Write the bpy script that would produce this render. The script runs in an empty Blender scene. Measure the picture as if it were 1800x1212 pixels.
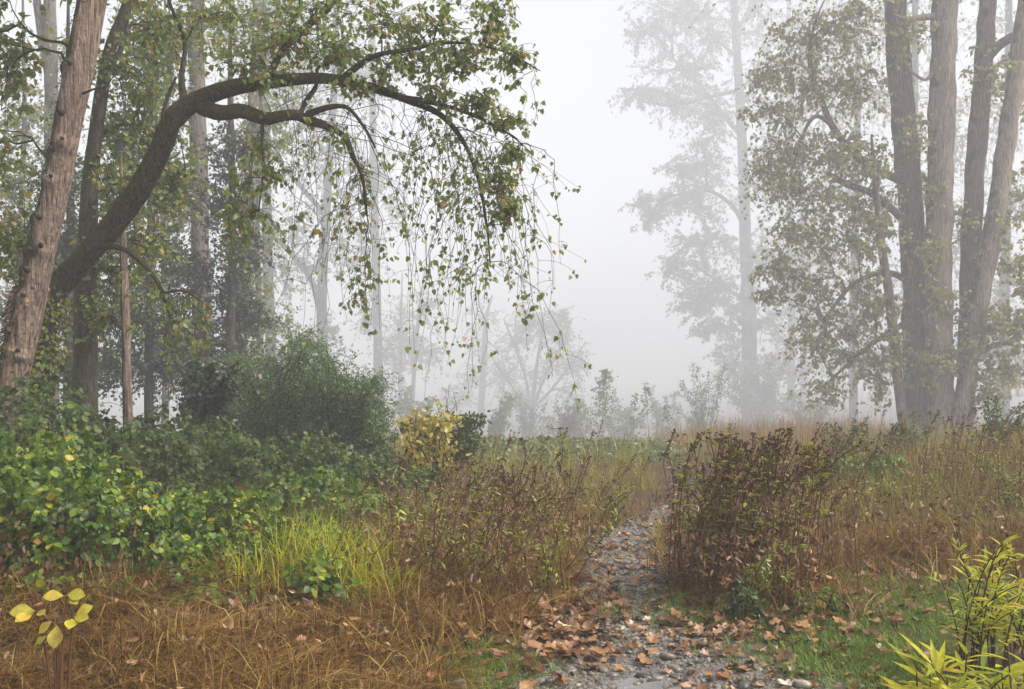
import bpy, math
import numpy as np

rng = np.random.default_rng(11)
sc = bpy.context.scene
PI = math.pi

# ------------------------------------------------------------------ camera, sky, sun, exposure
EYE, FOC, HZ, CX = 1.6, 1750.0, 650.0, 900.0          # eye height, focal length in photo pixels, horizon row
cam_d = bpy.data.cameras.new('camera')
cam = bpy.data.objects.new('camera', cam_d)
sc.collection.objects.link(cam)
cam.location = (0, 0, EYE)
cam.rotation_euler = (PI / 2, 0, 0)
cam_d.sensor_width = 36.0
cam_d.lens = 35.0
cam_d.shift_y = (HZ - 606.0) / 1800.0
cam_d.clip_start = 0.05
cam_d.clip_end = 2000.0
sc.camera = cam

SUN_EL, SUN_AZ = math.radians(46), math.radians(100)     # azimuth measured from +Y (view direction) to +X (right)
world = bpy.data.worlds.new('World')
sc.world = world
world.use_nodes = True
wn = world.node_tree
wn.nodes.clear()
sky = wn.nodes.new('ShaderNodeTexSky')
sky.sky_type = 'NISHITA'
sky.sun_disc = False
sky.sun_elevation = SUN_EL
sky.sun_rotation = SUN_AZ
sky.air_density = 1.0
sky.dust_density = 6.0
sky.ozone_density = 1.0
hs = wn.nodes.new('ShaderNodeHueSaturation')
hs.inputs['Saturation'].default_value = 0.3
bg = wn.nodes.new('ShaderNodeBackground')
bg.inputs['Strength'].default_value = 0.052
wo = wn.nodes.new('ShaderNodeOutputWorld')
wn.links.new(sky.outputs[0], hs.inputs['Color'])
wn.links.new(hs.outputs[0], bg.inputs['Color'])
wn.links.new(bg.outputs[0], wo.inputs['Surface'])

sun_d = bpy.data.lights.new('sun', 'SUN')
sun_d.energy = 1.5
sun_d.angle = math.radians(18)
sun_d.color = (1.0, 0.89, 0.76)
sun = bpy.data.objects.new('sun', sun_d)
sc.collection.objects.link(sun)
from mathutils import Vector
sd = Vector((math.sin(SUN_AZ) * math.cos(SUN_EL), math.cos(SUN_AZ) * math.cos(SUN_EL), math.sin(SUN_EL)))
sun.rotation_euler = sd.to_track_quat('Z', 'Y').to_euler()
sun.location = (0, 0, 60)

sc.view_settings.view_transform = 'Standard'
sc.view_settings.look = 'None'
sc.view_settings.gamma = 1.0
sc.view_settings.exposure = 2.2
sc.view_settings.use_curve_mapping = False
cy = sc.cycles
cy.use_denoising = True
cy.denoiser = 'OPENIMAGEDENOISE'
cy.max_bounces = 6
cy.diffuse_bounces = 3
cy.glossy_bounces = 2
cy.transmission_bounces = 3
cy.volume_bounces = 2
cy.transparent_max_bounces = 4
cy.sample_clamp_indirect = 4.0
HAZE_DENSITY = 0.0062
HAZE_COLOR = (0.885, 0.935, 1.0, 1)

# ------------------------------------------------------------------ helpers
def W(px, py, D):
    """photo pixel at depth D -> point in the place"""
    return np.array([(px - CX) / FOC * D, D, EYE + (HZ - py) / FOC * D])

def unit(a):
    return a / np.maximum(np.linalg.norm(a, axis=-1, keepdims=True), 1e-9)

def sines(x, y, s=0.0):
    return (np.sin(x * 1.3 + s) * np.cos(y * 1.1 - s * 2) + 0.5 * np.sin(x * 2.9 - y * 2.3 + s * 3) + 0.25 * np.sin(x * 6.1 + y * 5.3 + s)) / 1.75

PATH = np.array([[3.0, .75, 1.3], [4.4, .75, 1.2], [5.2, .75, 1.0], [5.8, .74, .74], [6.4, .74, .48], [7.0, .77, .35], [8.0, .84, .29], [9.3, 1.02, .26], [10.4, 1.32, .21], [11.5, 1.78, .14], [12.4, 2.3, .07], [13.4, 2.9, .03], [40, 3.0, .02]])
def path_c(y):
    return np.interp(y, PATH[:, 0], PATH[:, 1]), np.interp(y, PATH[:, 0], PATH[:, 2])
def path_d(x, y):
    """0 on the centre of the footpath, 1 on its edge"""
    c, h = path_c(y)
    return np.abs(x - c) / (h * (1 + .22 * sines(x * 3, y * 3, 1.)))
def gz(x, y):
    x = np.asarray(x, float); y = np.asarray(y, float)
    d = np.exp(-path_d(x, y) ** 2 * .5)
    bank = .22 / (1 + np.exp((x + 1.6) * 1.6)) + .18 / (1 + np.exp(-(x - 4.8) * 1.2))
    near = np.clip((y - 3.0) / 3.0, 0, 1)
    fall = .05 * np.clip(y - 16, 0, 130) + .034 / (1 + np.exp((x - .24 * y) / (.05 * y + .6))) * np.clip(y - 24, 0, 160)
    return bank * near - fall + .035 * sines(x * .9, y * .9, .3) * near - .06 * d

def mesh_np(name, V, Fs, smooth=False):
    """V (n,3); Fs: list of (m,k) index arrays"""
    me = bpy.data.meshes.new(name)
    V = np.ascontiguousarray(V, np.float32).reshape(-1, 3)
    Fs = [np.asarray(f, np.int32) for f in Fs if len(f)]
    me.vertices.add(len(V)); me.vertices.foreach_set('co', V.ravel())
    li = np.concatenate([f.ravel() for f in Fs])
    tot = np.concatenate([np.full(len(f), f.shape[1], np.int32) for f in Fs])
    st = np.concatenate([[0], np.cumsum(tot)[:-1]]).astype(np.int32)
    me.loops.add(len(li)); me.loops.foreach_set('vertex_index', li)
    me.polygons.add(len(tot)); me.polygons.foreach_set('loop_start', st)
    me.polygons.foreach_set('loop_total', tot)
    if smooth:
        me.polygons.foreach_set('use_smooth', np.ones(len(tot), bool))
    me.update(calc_edges=True)
    return me

class MB:
    """collects vertices and faces of ONE object"""
    def __init__(s): s.V = []; s.F = {}; s.n = 0
    def add(s, V, *Fs):
        V = np.asarray(V, float).reshape(-1, 3)
        for f in Fs:
            f = np.asarray(f)
            s.F.setdefault(f.shape[1], []).append(f + s.n)
        s.V.append(V); s.n += len(V)
    def mesh(s, name, org=(0, 0, 0), smooth=False):
        return mesh_np(name, np.concatenate(s.V) - np.asarray(org, float), [np.concatenate(f) for f in s.F.values()], smooth)

def link(name, me, mat, parent=None, loc=(0, 0, 0)):
    o = bpy.data.objects.new(name, me)
    sc.collection.objects.link(o)
    if mat is not None and not me.materials: me.materials.append(mat)
    if parent is not None: o.parent = parent
    o.location = loc
    return o

def empty(name, loc):
    o = bpy.data.objects.new(name, None)
    o.empty_display_size = .2
    sc.collection.objects.link(o); o.location = loc
    return o

def tag(o, label=None, cat=None, group=None, kind=None):
    if label: o['label'] = label
    if cat: o['category'] = cat
    if group: o['group'] = group
    if kind: o['kind'] = kind
    return o

def spline(P, n):
    """Catmull-Rom through rows of P (any width)"""
    P = np.asarray(P, float)
    Q = np.vstack([2 * P[0] - P[1], P, 2 * P[-1] - P[-2]])
    t = np.linspace(0, len(P) - 1 - 1e-6, n); i = t.astype(int); u = (t - i)[:, None]
    a, b, c, d = Q[i], Q[i + 1], Q[i + 2], Q[i + 3]
    return .5 * (2 * b + (c - a) * u + (2 * a - 5 * b + 4 * c - d) * u ** 2 + (3 * b - a - 3 * c + d) * u ** 3)

def tubes(mb, P, R, sides=3, bump=None):
    """P (n,k,3) R (n,k): n tubes of k rings"""
    P = np.asarray(P, float); R = np.asarray(R, float)
    n, k, _ = P.shape
    T = unit(np.gradient(P, axis=1))
    m = unit(P[:, -1] - P[:, 0])
    ref = np.where(np.abs(m[:, 2:3]) > .8, np.array([[1., 0, 0]]), np.array([[0, 0, 1.]]))
    U = ref[:, None, :] - (ref[:, None, :] * T).sum(-1, keepdims=True) * T
    U = unit(U); Vv = np.cross(T, U)
    a = np.arange(sides) * 2 * PI / sides
    rr = R[:, :, None] * (1 if bump is None else bump)
    V = P[:, :, None, :] + rr[..., None] * (np.cos(a)[None, None, :, None] * U[:, :, None, :] + np.sin(a)[None, None, :, None] * Vv[:, :, None, :])
    i = np.arange(n)[:, None, None] * k * sides; j = np.arange(k - 1)[None, :, None] * sides; s0 = np.arange(sides)[None, None, :]; s1 = (s0 + 1) % sides
    Fq = np.stack([i + j + s0, i + j + s1, i + j + sides + s1, i + j + sides + s0], -1).reshape(-1, 4)
    mb.add(V, Fq)

def bez(A, B, C, k):
    t = np.linspace(0, 1, k)[None, :, None]
    return (1 - t) ** 2 * A[:, None] + 2 * t * (1 - t) * B[:, None] + t * t * C[:, None]

# leaf outlines: x along the leaf, y across, z fold.  Two quads folded on the midrib.
HEART = np.array([[0, 0, 0], [.16, .40, .10], [.55, .30, .06], [1, 0, -.08], [.55, -.30, .06], [.16, -.40, .10]])
OVAL = np.array([[0, 0, 0], [.30, .30, .06], [.70, .27, .04], [1, 0, -.06], [.70, -.27, .04], [.30, -.30, .06]])
LANCE = np.array([[0, 0, 0], [.25, .085, .03], [.6, .075, .0], [1, 0, -.12], [.6, -.075, .0], [.25, -.085, .03]])
NEED = np.array([[0, 0, 0], [.3, .16, .0], [.7, .13, .0], [1, 0, 0], [.7, -.13, 0], [.3, -.16, 0]])
LQ = np.array([[0, 5, 4, 3], [0, 3, 2, 1]])
RHOMB = np.array([[0, 0, 0], [.45, .36, .05], [1, 0, 0], [.45, -.36, .05]])
RQ = np.array([[0, 3, 2, 1]])

def leaves(mb, pos, dirs, nrm, size, shape=HEART):
    pos = np.asarray(pos, float); d = unit(dirs)
    n = nrm - (nrm * d).sum(-1, keepdims=True) * d
    n = unit(n); s = np.cross(n, d)
    size = np.broadcast_to(np.asarray(size, float), (len(pos),))
    V = pos[:, None] + size[:, None, None] * (shape[None, :, :1] * d[:, None] + shape[None, :, 1:2] * s[:, None] + shape[None, :, 2:] * n[:, None])
    q = LQ if len(shape) == 6 else RQ
    mb.add(V, (np.arange(len(pos))[:, None, None] * len(shape) + q[None]).reshape(-1, 4))

def rnd(n): return rng.normal(size=(n, 3))

# ------------------------------------------------------------------ materials
def ramp(nt, stops):
    r = nt.nodes.new('ShaderNodeValToRGB')
    el = r.color_ramp.elements
    while len(el) > 1: el.remove(el[-1])
    el[0].position = stops[0][0]; el[0].color = (*stops[0][1], 1)
    for p, c in stops[1:]:
        e = el.new(p); e.color = (*c, 1)
    return r

def new_mat(name):
    m = bpy.data.materials.new(name); m.use_nodes = True
    nt = m.node_tree; nt.nodes.clear()
    return m, nt, nt.nodes.new('ShaderNodeOutputMaterial')

def leaf_mat(name, stops, trans=.35, gloss=.06, rough=.45, patch=.0, patch_scale=.6):
    """random colour per leaf; patch adds broad drifts of one tint"""
    m, nt, out = new_mat(name); N = nt.nodes.new; L = nt.links.new
    g = N('ShaderNodeNewGeometry'); oi = N('ShaderNodeObjectInfo')
    a = N('ShaderNodeMath'); a.operation = 'ADD'; L(g.outputs['Random Per Island'], a.inputs[0]); L(oi.outputs['Random'], a.inputs[1])
    fr = N('ShaderNodeMath'); fr.operation = 'FRACT'; L(a.outputs[0], fr.inputs[0])
    src = fr.outputs[0]
    if patch:
        nz = N('ShaderNodeTexNoise'); nz.inputs['Scale'].default_value = patch_scale; nz.inputs['Detail'].default_value = 2
        L(g.outputs['Position'], nz.inputs['Vector'])
        mr = N('ShaderNodeMapRange'); mr.inputs[1].default_value = .3; mr.inputs[2].default_value = .7
        L(nz.outputs[0], mr.inputs[0])
        mx = N('ShaderNodeMix'); mx.inputs[0].default_value = patch
        L(src, mx.inputs[2]); L(mr.outputs[0], mx.inputs[3]); src = mx.outputs[0]
    r = ramp(nt, stops); L(src, r.inputs[0])
    n2 = N('ShaderNodeTexNoise'); n2.inputs['Scale'].default_value = 45; n2.inputs['Detail'].default_value = 2
    L(g.outputs['Position'], n2.inputs['Vector'])
    mm = N('ShaderNodeMapRange'); mm.inputs[1].default_value = .25; mm.inputs[2].default_value = .75; mm.inputs[3].default_value = .72; mm.inputs[4].default_value = 1.2
    L(n2.outputs[0], mm.inputs[0])
    v = N('ShaderNodeVectorMath'); v.operation = 'SCALE'; L(r.outputs[0], v.inputs[0]); L(mm.outputs[0], v.inputs['Scale'])
    d = N('ShaderNodeBsdfDiffuse'); t = N('ShaderNodeBsdfTranslucent'); L(v.outputs[0], d.inputs[0]); L(v.outputs[0], t.inputs[0])
    ms = N('ShaderNodeMixShader'); ms.inputs[0].default_value = trans; L(d.outputs[0], ms.inputs[1]); L(t.outputs[0], ms.inputs[2])
    gl = N('ShaderNodeBsdfGlossy'); gl.inputs['Roughness'].default_value = rough
    m2 = N('ShaderNodeMixShader'); m2.inputs[0].default_value = gloss; L(ms.outputs[0], m2.inputs[1]); L(gl.outputs[0], m2.inputs[2])
    L(m2.outputs[0], out.inputs[0])
    return m

def bark_mat(name, dark, light, moss=(.05, .06, .015), moss_amt=.3, sx=26, sz=3.2, bump=.6, moss_dir=(-.75, -.1, .5)):
    m, nt, out = new_mat(name); N = nt.nodes.new; L = nt.links.new
    tc = N('ShaderNodeTexCoord'); mp = N('ShaderNodeMapping'); mp.inputs['Scale'].default_value = (sx, sx, sz)
    L(tc.outputs['Object'], mp.inputs['Vector'])
    n1 = N('ShaderNodeTexNoise'); n1.inputs['Scale'].default_value = 1; n1.inputs['Detail'].default_value = 5; n1.inputs['Roughness'].default_value = .65
    n1.inputs['Distortion'].default_value = .6
    L(mp.outputs[0], n1.inputs['Vector'])
    rp = ramp(nt, [(.32, dark), (.48, tuple(.5 * (a + b) for a, b in zip(dark, light))), (.62, light)])
    L(n1.outputs[0], rp.inputs[0])
    n2 = N('ShaderNodeTexNoise'); n2.inputs['Scale'].default_value = 2.2; n2.inputs['Detail'].default_value = 5
    L(tc.outputs['Object'], n2.inputs['Vector'])
    g = N('ShaderNodeNewGeometry')
    dt = N('ShaderNodeVectorMath'); dt.operation = 'DOT_PRODUCT'; dt.inputs[1].default_value = moss_dir; L(g.outputs['Normal'], dt.inputs[0])
    ad = N('ShaderNodeMath'); ad.operation = 'MULTIPLY_ADD'; ad.inputs[1].default_value = .45; L(dt.outputs['Value'], ad.inputs[0]); L(n2.outputs[0], ad.inputs[2])
    mr = N('ShaderNodeMapRange'); mr.inputs[1].default_value = .85 - moss_amt; mr.inputs[2].default_value = 1.05 - moss_amt; L(ad.outputs[0], mr.inputs[0])
    nm = N('ShaderNodeTexNoise'); nm.inputs['Scale'].default_value = 22; nm.inputs['Detail'].default_value = 4; L(tc.outputs['Object'], nm.inputs['Vector'])
    rm = ramp(nt, [(.3, tuple(c * .45 for c in moss)), (.7, tuple(c * 1.5 for c in moss))]); L(nm.outputs[0], rm.inputs[0])
    mx = N('ShaderNodeMix'); mx.data_type = 'RGBA'; L(mr.outputs[0], mx.inputs[0]); L(rp.outputs[0], mx.inputs[6]); L(rm.outputs[0], mx.inputs[7])
    b = N('ShaderNodeBsdfPrincipled'); b.inputs['Roughness'].default_value = .85; b.inputs['Specular IOR Level'].default_value = .25
    L(mx.outputs[2], b.inputs['Base Color'])
    bp = N('ShaderNodeBump'); bp.inputs['Strength'].default_value = bump; bp.inputs['Distance'].default_value = .05
    sm = N('ShaderNodeMath'); sm.operation = 'MULTIPLY_ADD'; sm.inputs[1].default_value = .5; L(nm.outputs[0], sm.inputs[0]); L(n1.outputs[0], sm.inputs[2])
    L(sm.outputs[0], bp.inputs['Height']); L(bp.outputs[0], b.inputs['Normal']); L(b.outputs[0], out.inputs[0])
    return m

def stem_mat(name, col, rough=.8):
    m, nt, out = new_mat(name); N = nt.nodes.new; L = nt.links.new
    g = N('ShaderNodeNewGeometry')
    r = ramp(nt, [(0, tuple(c * .6 for c in col)), (1, tuple(c * 1.4 for c in col))]); L(g.outputs['Random Per Island'], r.inputs[0])
    b = N('ShaderNodeBsdfPrincipled'); b.inputs['Roughness'].default_value = rough; b.inputs['Specular IOR Level'].default_value = .2
    L(r.outputs[0], b.inputs['Base Color']); L(b.outputs[0], out.inputs[0])
    return m

def ground_mat(name, stops, scale=3., rough=.9, bump=.5, fine=40):
    m, nt, out = new_mat(name); N = nt.nodes.new; L = nt.links.new
    g = N('ShaderNodeNewGeometry')
    n1 = N('ShaderNodeTexNoise'); n1.inputs['Scale'].default_value = scale; n1.inputs['Detail'].default_value = 8; n1.inputs['Roughness'].default_value = .7
    n2 = N('ShaderNodeTexNoise'); n2.inputs['Scale'].default_value = fine; n2.inputs['Detail'].default_value = 5
    L(g.outputs['Position'], n1.inputs['Vector']); L(g.outputs['Position'], n2.inputs['Vector'])
    mx = N('ShaderNodeMath'); mx.operation = 'MULTIPLY_ADD'; mx.inputs[1].default_value = .6; L(n2.outputs[0], mx.inputs[0])
    h = N('ShaderNodeMath'); h.operation = 'MULTIPLY'; h.inputs[1].default_value = .6; L(n1.outputs[0], h.inputs[0]); L(h.outputs[0], mx.inputs[2])
    r = ramp(nt, stops); L(mx.outputs[0], r.inputs[0])
    b = N('ShaderNodeBsdfPrincipled'); b.inputs['Roughness'].default_value = rough; b.inputs['Specular IOR Level'].default_value = .3
    L(r.outputs[0], b.inputs['Base Color'])
    bp = N('ShaderNodeBump'); bp.inputs['Strength'].default_value = bump; bp.inputs['Distance'].default_value = .03
    L(n2.outputs[0], bp.inputs['Height']); L(bp.outputs[0], b.inputs['Normal']); L(b.outputs[0], out.inputs[0])
    return m

M = {}
M['bark_pale'] = bark_mat('pale furrowed bark', (.055, .037, .028), (.47, .345, .275), moss=(.045, .042, .010), moss_amt=.40, sx=44, sz=3.0, bump=1.0, moss_dir=(-1.0, .25, .1))
M['bark_arch'] = bark_mat('mossy dark bark', (.022, .018, .013), (.12, .095, .07), moss=(.055, .055, .010), moss_amt=.42, sx=26, sz=5, bump=.9, moss_dir=(-.5, -.1, .8))
M['bark_grey'] = bark_mat('grey brown bark', (.07, .055, .045), (.25, .205, .175), moss_amt=.2, sx=24, sz=2.6, bump=.8)
M['bark_right'] = bark_mat('brown furrowed bark', (.055, .036, .027), (.28, .195, .15), moss_amt=.14, sx=22, sz=2.2, bump=.9)
M['bark_lit'] = bark_mat('sunlit-toned furrowed bark', (.08, .06, .048), (.38, .30, .245), moss_amt=.08, sx=22, sz=2.2, bump=.9)  # lighter copy of the cluster bark, the lit look put into its colour
M['bark_far'] = bark_mat('plain grey bark', (.006, .005, .005), (.02, .017, .016), moss_amt=-.4, sx=16, sz=2, bump=.4)
M['twig'] = stem_mat('dark twig', (.045, .034, .026))
M['twig_far'] = stem_mat('grey twig', (.07, .06, .055))
M['cane'] = stem_mat('red brown cane', (.07, .035, .025))
M['deadstem'] = stem_mat('dead stem', (.12, .06, .03))
M['seed'] = stem_mat('dark seed head', (.05, .03, .02))
M['leaf_arch'] = leaf_mat('autumn cottonwood leaf', [(0, (.14, .23, .03)), (.55, (.24, .33, .045)), (.82, (.36, .38, .06)), (.94, (.44, .33, .08)), (.98, (.42, .17, .07)), (1, (.65, .60, .48))], trans=.5)
M['leaf_left'] = leaf_mat('green autumn leaf', [(0, (.12, .20, .028)), (.55, (.20, .28, .04)), (.84, (.31, .34, .05)), (.95, (.44, .34, .045)), (.975, (.45, .22, .05)), (1, (.65, .6, .5))], trans=.5)
M['leaf_right'] = leaf_mat('olive cottonwood leaf', [(0, (.21, .235, .05)), (.5, (.32, .33, .07)), (.8, (.43, .39, .085)), (.94, (.40, .27, .06)), (.98, (.48, .28, .06)), (1, (.65, .6, .5))], trans=.5)
M['leaf_far'] = leaf_mat('dull grey green leaf', [(0, (.12, .13, .06)), (1, (.24, .23, .11))], trans=.3, gloss=.03)
M['leaf_ever'] = leaf_mat('dark evergreen leaf', [(0, (.03, .05, .02)), (1, (.08, .11, .04))], trans=.2)  # an evergreen's own dark green, deepened further in place of shadow
M['leaf_broom'] = leaf_mat('blue green broom leaf', [(0, (.045, .10, .022)), (.6, (.105, .20, .042)), (1, (.24, .34, .07))], trans=.3)
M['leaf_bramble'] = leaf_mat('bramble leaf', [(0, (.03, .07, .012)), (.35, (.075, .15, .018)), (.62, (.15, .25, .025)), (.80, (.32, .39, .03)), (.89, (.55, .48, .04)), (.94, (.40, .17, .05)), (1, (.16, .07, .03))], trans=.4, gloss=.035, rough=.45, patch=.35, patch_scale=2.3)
M['leaf_bramble_shaded'] = leaf_mat('shade-toned bramble leaf', [(0, (.03, .065, .015)), (.6, (.085, .145, .03)), (.88, (.18, .22, .035)), (.97, (.22, .17, .025)), (1, (.2, .07, .025))], trans=.35, gloss=.03, rough=.5, patch=.3)  # darker copy of the bramble leaf, shade put into its colour
M['leaf_yellow'] = leaf_mat('yellow shrub leaf', [(0, (.34, .29, .04)), (.6, (.62, .52, .07)), (1, (.72, .58, .09))], trans=.45)
M['leaf_reed'] = leaf_mat('yellow green blade', [(0, (.20, .28, .018)), (.45, (.42, .46, .025)), (.85, (.64, .56, .035)), (1, (.55, .34, .03))], gloss=.03, patch=.3, patch_scale=9, trans=.4)
M['leaf_willow'] = leaf_mat('olive narrow leaf', [(0, (.05, .075, .018)), (.6, (.11, .14, .025)), (.9, (.22, .22, .03)), (1, (.06, .035, .02))], trans=.3)
M['leaf_lime'] = leaf_mat('lime ferny leaf', [(0, (.15, .19, .02)), (.6, (.31, .35, .03)), (1, (.48, .48, .045))], trans=.35)
M['moss'] = leaf_mat('moss tufts', [(0, (.04, .045, .008)), (.7, (.10, .10, .015)), (1, (.18, .16, .025))], trans=.2, gloss=.0)
M['leaf_dead'] = leaf_mat('withered leaf', [(0, (.09, .045, .022)), (.6, (.22, .115, .05)), (1, (.40, .25, .13))], trans=.2, gloss=.03)
M['leaf_fallen'] = leaf_mat('fallen leaf', [(0, (.10, .035, .022)), (.2, (.21, .085, .045)), (.45, (.36, .18, .09)), (.75, (.50, .28, .16)), (.92, (.60, .40, .27)), (1, (.75, .66, .54))], trans=.15, gloss=.07, rough=.4)
FALL = {'dark reddish-brown': ((.09, .03, .02), (.20, .07, .04)), 'tan': ((.32, .16, .08), (.50, .28, .16)), 'pinkish-tan': ((.38, .20, .115), (.52, .31, .19)), 'cream': ((.58, .46, .33), (.76, .68, .56)), 'orange-brown': ((.30, .12, .04), (.44, .20, .06))}
FM = {k: leaf_mat(k + ' fallen leaf', [(0, a), (1, b)], trans=.15, gloss=.07, rough=.4) for k, (a, b) in FALL.items()}
M['leaf_litter'] = leaf_mat('rotting leaf litter', [(0, (.07, .032, .015)), (.45, (.20, .095, .032)), (.85, (.38, .20, .08)), (1, (.52, .34, .19))], trans=.1, gloss=.05)
M['dry_grass'] = leaf_mat('dry brown grass', [(0, (.03, .014, .005)), (.25, (.10, .046, .011)), (.45, (.22, .115, .022)), (.62, (.33, .19, .036)), (.74, (.17, .10, .04)), (.88, (.50, .34, .09)), (1, (.66, .52, .24))], trans=.25, gloss=.02, patch=.15, patch_scale=2.2)
M['tan_grass'] = leaf_mat('tan meadow grass', [(0, (.22, .13, .06)), (1, (.42, .28, .14))], trans=.3, gloss=.02)
M['mix_grass'] = leaf_mat('yellowing grass', [(0, (.18, .12, .03)), (.4, (.29, .25, .045)), (1, (.42, .42, .06))], trans=.3, gloss=.03, patch=.4, patch_scale=.9)
M['turf'] = leaf_mat('short green turf', [(0, (.09, .17, .018)), (.7, (.19, .32, .03)), (1, (.33, .36, .06))], trans=.3, gloss=.04)
M['leaf_fogged'] = leaf_mat('fog-paled bramble leaf', [(0, (.10, .14, .045)), (.7, (.18, .22, .06)), (1, (.30, .27, .07))], trans=.4, patch=.3)  # lighter copy of the bramble leaf, haze put into its colour
M['ground'] = ground_mat('dark soil', [(.35, (.018, .011, .006)), (.55, (.055, .033, .018)), (.75, (.12, .07, .035))])
M['path'] = ground_mat('gravelly dirt', [(.38, (.055, .045, .038)), (.52, (.13, .108, .09)), (.68, (.26, .225, .195))], scale=9, rough=.6, bump=.9, fine=70)
M['far_green'] = ground_mat('far meadow', [(.35, (.05, .06, .02)), (.7, (.14, .12, .05))], scale=.8)
def stone_mat():
    m, nt, out = new_mat('river stone'); N = nt.nodes.new; L = nt.links.new
    g = N('ShaderNodeNewGeometry'); oi = N('ShaderNodeObjectInfo'); a = N('ShaderNodeMath'); a.operation = 'ADD'
    L(g.outputs['Random Per Island'], a.inputs[0]); L(oi.outputs['Random'], a.inputs[1])
    f = N('ShaderNodeMath'); f.operation = 'FRACT'; L(a.outputs[0], f.inputs[0])
    r = ramp(nt, [(0, (.04, .038, .036)), (.3, (.10, .097, .09)), (.55, (.17, .155, .13)), (.75, (.24, .19, .14)), (.9, (.17, .185, .175)), (1, (.40, .36, .30))]); L(f.outputs[0], r.inputs[0])
    nz = N('ShaderNodeTexNoise'); nz.inputs['Scale'].default_value = 60; nz.inputs['Detail'].default_value = 5; L(g.outputs['Position'], nz.inputs['Vector'])
    mm = N('ShaderNodeMapRange'); mm.inputs[3].default_value = .55; mm.inputs[4].default_value = 1.4; L(nz.outputs[0], mm.inputs[0])
    v = N('ShaderNodeVectorMath'); v.operation = 'SCALE'; L(r.outputs[0], v.inputs[0]); L(mm.outputs[0], v.inputs['Scale'])
    b = N('ShaderNodeBsdfPrincipled'); b.inputs['Roughness'].default_value = .32
    bp = N('ShaderNodeBump'); bp.inputs['Strength'].default_value = .25; bp.inputs['Distance'].default_value = .01; L(nz.outputs[0], bp.inputs['Height']); L(bp.outputs[0], b.inputs['Normal'])
    L(v.outputs[0], b.inputs['Base Color']); L(b.outputs[0], out.inputs[0]); return m
M['stone'] = stone_mat()
def water_mat():
    m, nt, out = new_mat('puddle water'); N = nt.nodes.new; L = nt.links.new
    b = N('ShaderNodeBsdfPrincipled'); b.inputs['Base Color'].default_value = (.10, .09, .08, 1); b.inputs['Roughness'].default_value = .03; b.inputs['IOR'].default_value = 2.0
    b.inputs['Specular IOR Level'].default_value = .9
    nz = N('ShaderNodeTexNoise'); nz.inputs['Scale'].default_value = 9
    bp = N('ShaderNodeBump'); bp.inputs['Strength'].default_value = .05; L(nz.outputs[0], bp.inputs['Height']); L(bp.outputs[0], b.inputs['Normal'])
    L(b.outputs[0], out.inputs[0]); return m
M['water'] = water_mat()

# ------------------------------------------------------------------ the setting
def axis(a, b, fine_a, fine_b, step, coarse):
    return np.concatenate([np.linspace(a, fine_a, coarse, endpoint=False), np.arange(fine_a, fine_b, step), np.linspace(fine_b, b, coarse)])
xs = axis(-500, 500, -9, 9, .12, 40); ys = axis(-60, 700, 2.5, 20, .12, 50)
gx, gy = np.meshgrid(xs, ys)
V = np.stack([gx, gy, gz(gx, gy)], -1).reshape(-1, 3)
nx, ny = len(xs), len(ys)
i = (np.arange(ny - 1)[:, None] * nx + np.arange(nx - 1)[None]).ravel()
tag(link('ground', mesh_np('ground', V, [np.stack([i, i + 1, i + nx + 1, i + nx], -1)], True), M['ground']), kind='structure')

py_ = np.arange(2.8, 12.8, .1)
pc, ph = path_c(py_)
ac = np.linspace(-1, 1, 9)
wl = 1 + .2 * sines(py_ * 2.2, py_ * .7, 2.) + .12 * sines(py_ * 7, py_, 5.); wr = 1 + .2 * sines(py_ * 1.9, py_ * .9, 4.) + .12 * sines(py_ * 8, py_, 1.)
px_ = pc[:, None] + ph[:, None] * np.where(ac < 0, wl[:, None], wr[:, None]) * ac[None] * 1.12
pz_ = gz(px_, py_[:, None] + 0 * px_) + .006 - .02 * (np.abs(ac)[None] > .98)
V = np.stack([px_, py_[:, None] + 0 * px_, pz_], -1).reshape(-1, 3)
i = (np.arange(len(py_) - 1)[:, None] * 9 + np.arange(8)[None]).ravel()
footpath = tag(link('gravel_path', mesh_np('gravel_path', V, [np.stack([i, i + 1, i + 10, i + 9], -1)], True), M['path']), kind='structure')

# puddle in the path, a shallow irregular film
pm = MB(); a = np.linspace(0, 2 * PI, 40, endpoint=False)
pr = 1.0 + .30 * np.sin(3 * a + 1) + .22 * np.sin(5 * a) + .16 * np.sin(9 * a + 2)
pcx, pcy = (1095 - CX) / FOC * 5.12, 5.15
pxy = np.stack([pcx + .19 * pr * np.cos(a) + .05 * np.sin(a), pcy + .17 * pr * np.sin(a)], -1)
pzz = float(gz(pcx, pcy)) + .013
pm.add(np.vstack([[[pcx, pcy, pzz]], np.c_[pxy, np.full(40, pzz)]]), np.stack([np.zeros(40, int), 1 + np.arange(40), 1 + (np.arange(40) + 1) % 40], -1))
tag(link('puddle', pm.mesh('puddle'), M['water']), 'shallow puddle reflecting the pale sky among the stones of the path', 'puddle', kind='structure')

# ------------------------------------------------------------------ trees
def tree_root(name, label, base, cat='tree', group=None):
    b = (base[0], base[1], float(gz(base[0], base[1])))
    return tag(empty(name, b), label, cat, group)

def limb_pts(pts):
    """[(px,py,D,half width px)] -> (n,4) world points with radius"""
    return np.array([[*W(a, b, D), r * D / FOC] for a, b, D, r in pts])

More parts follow.
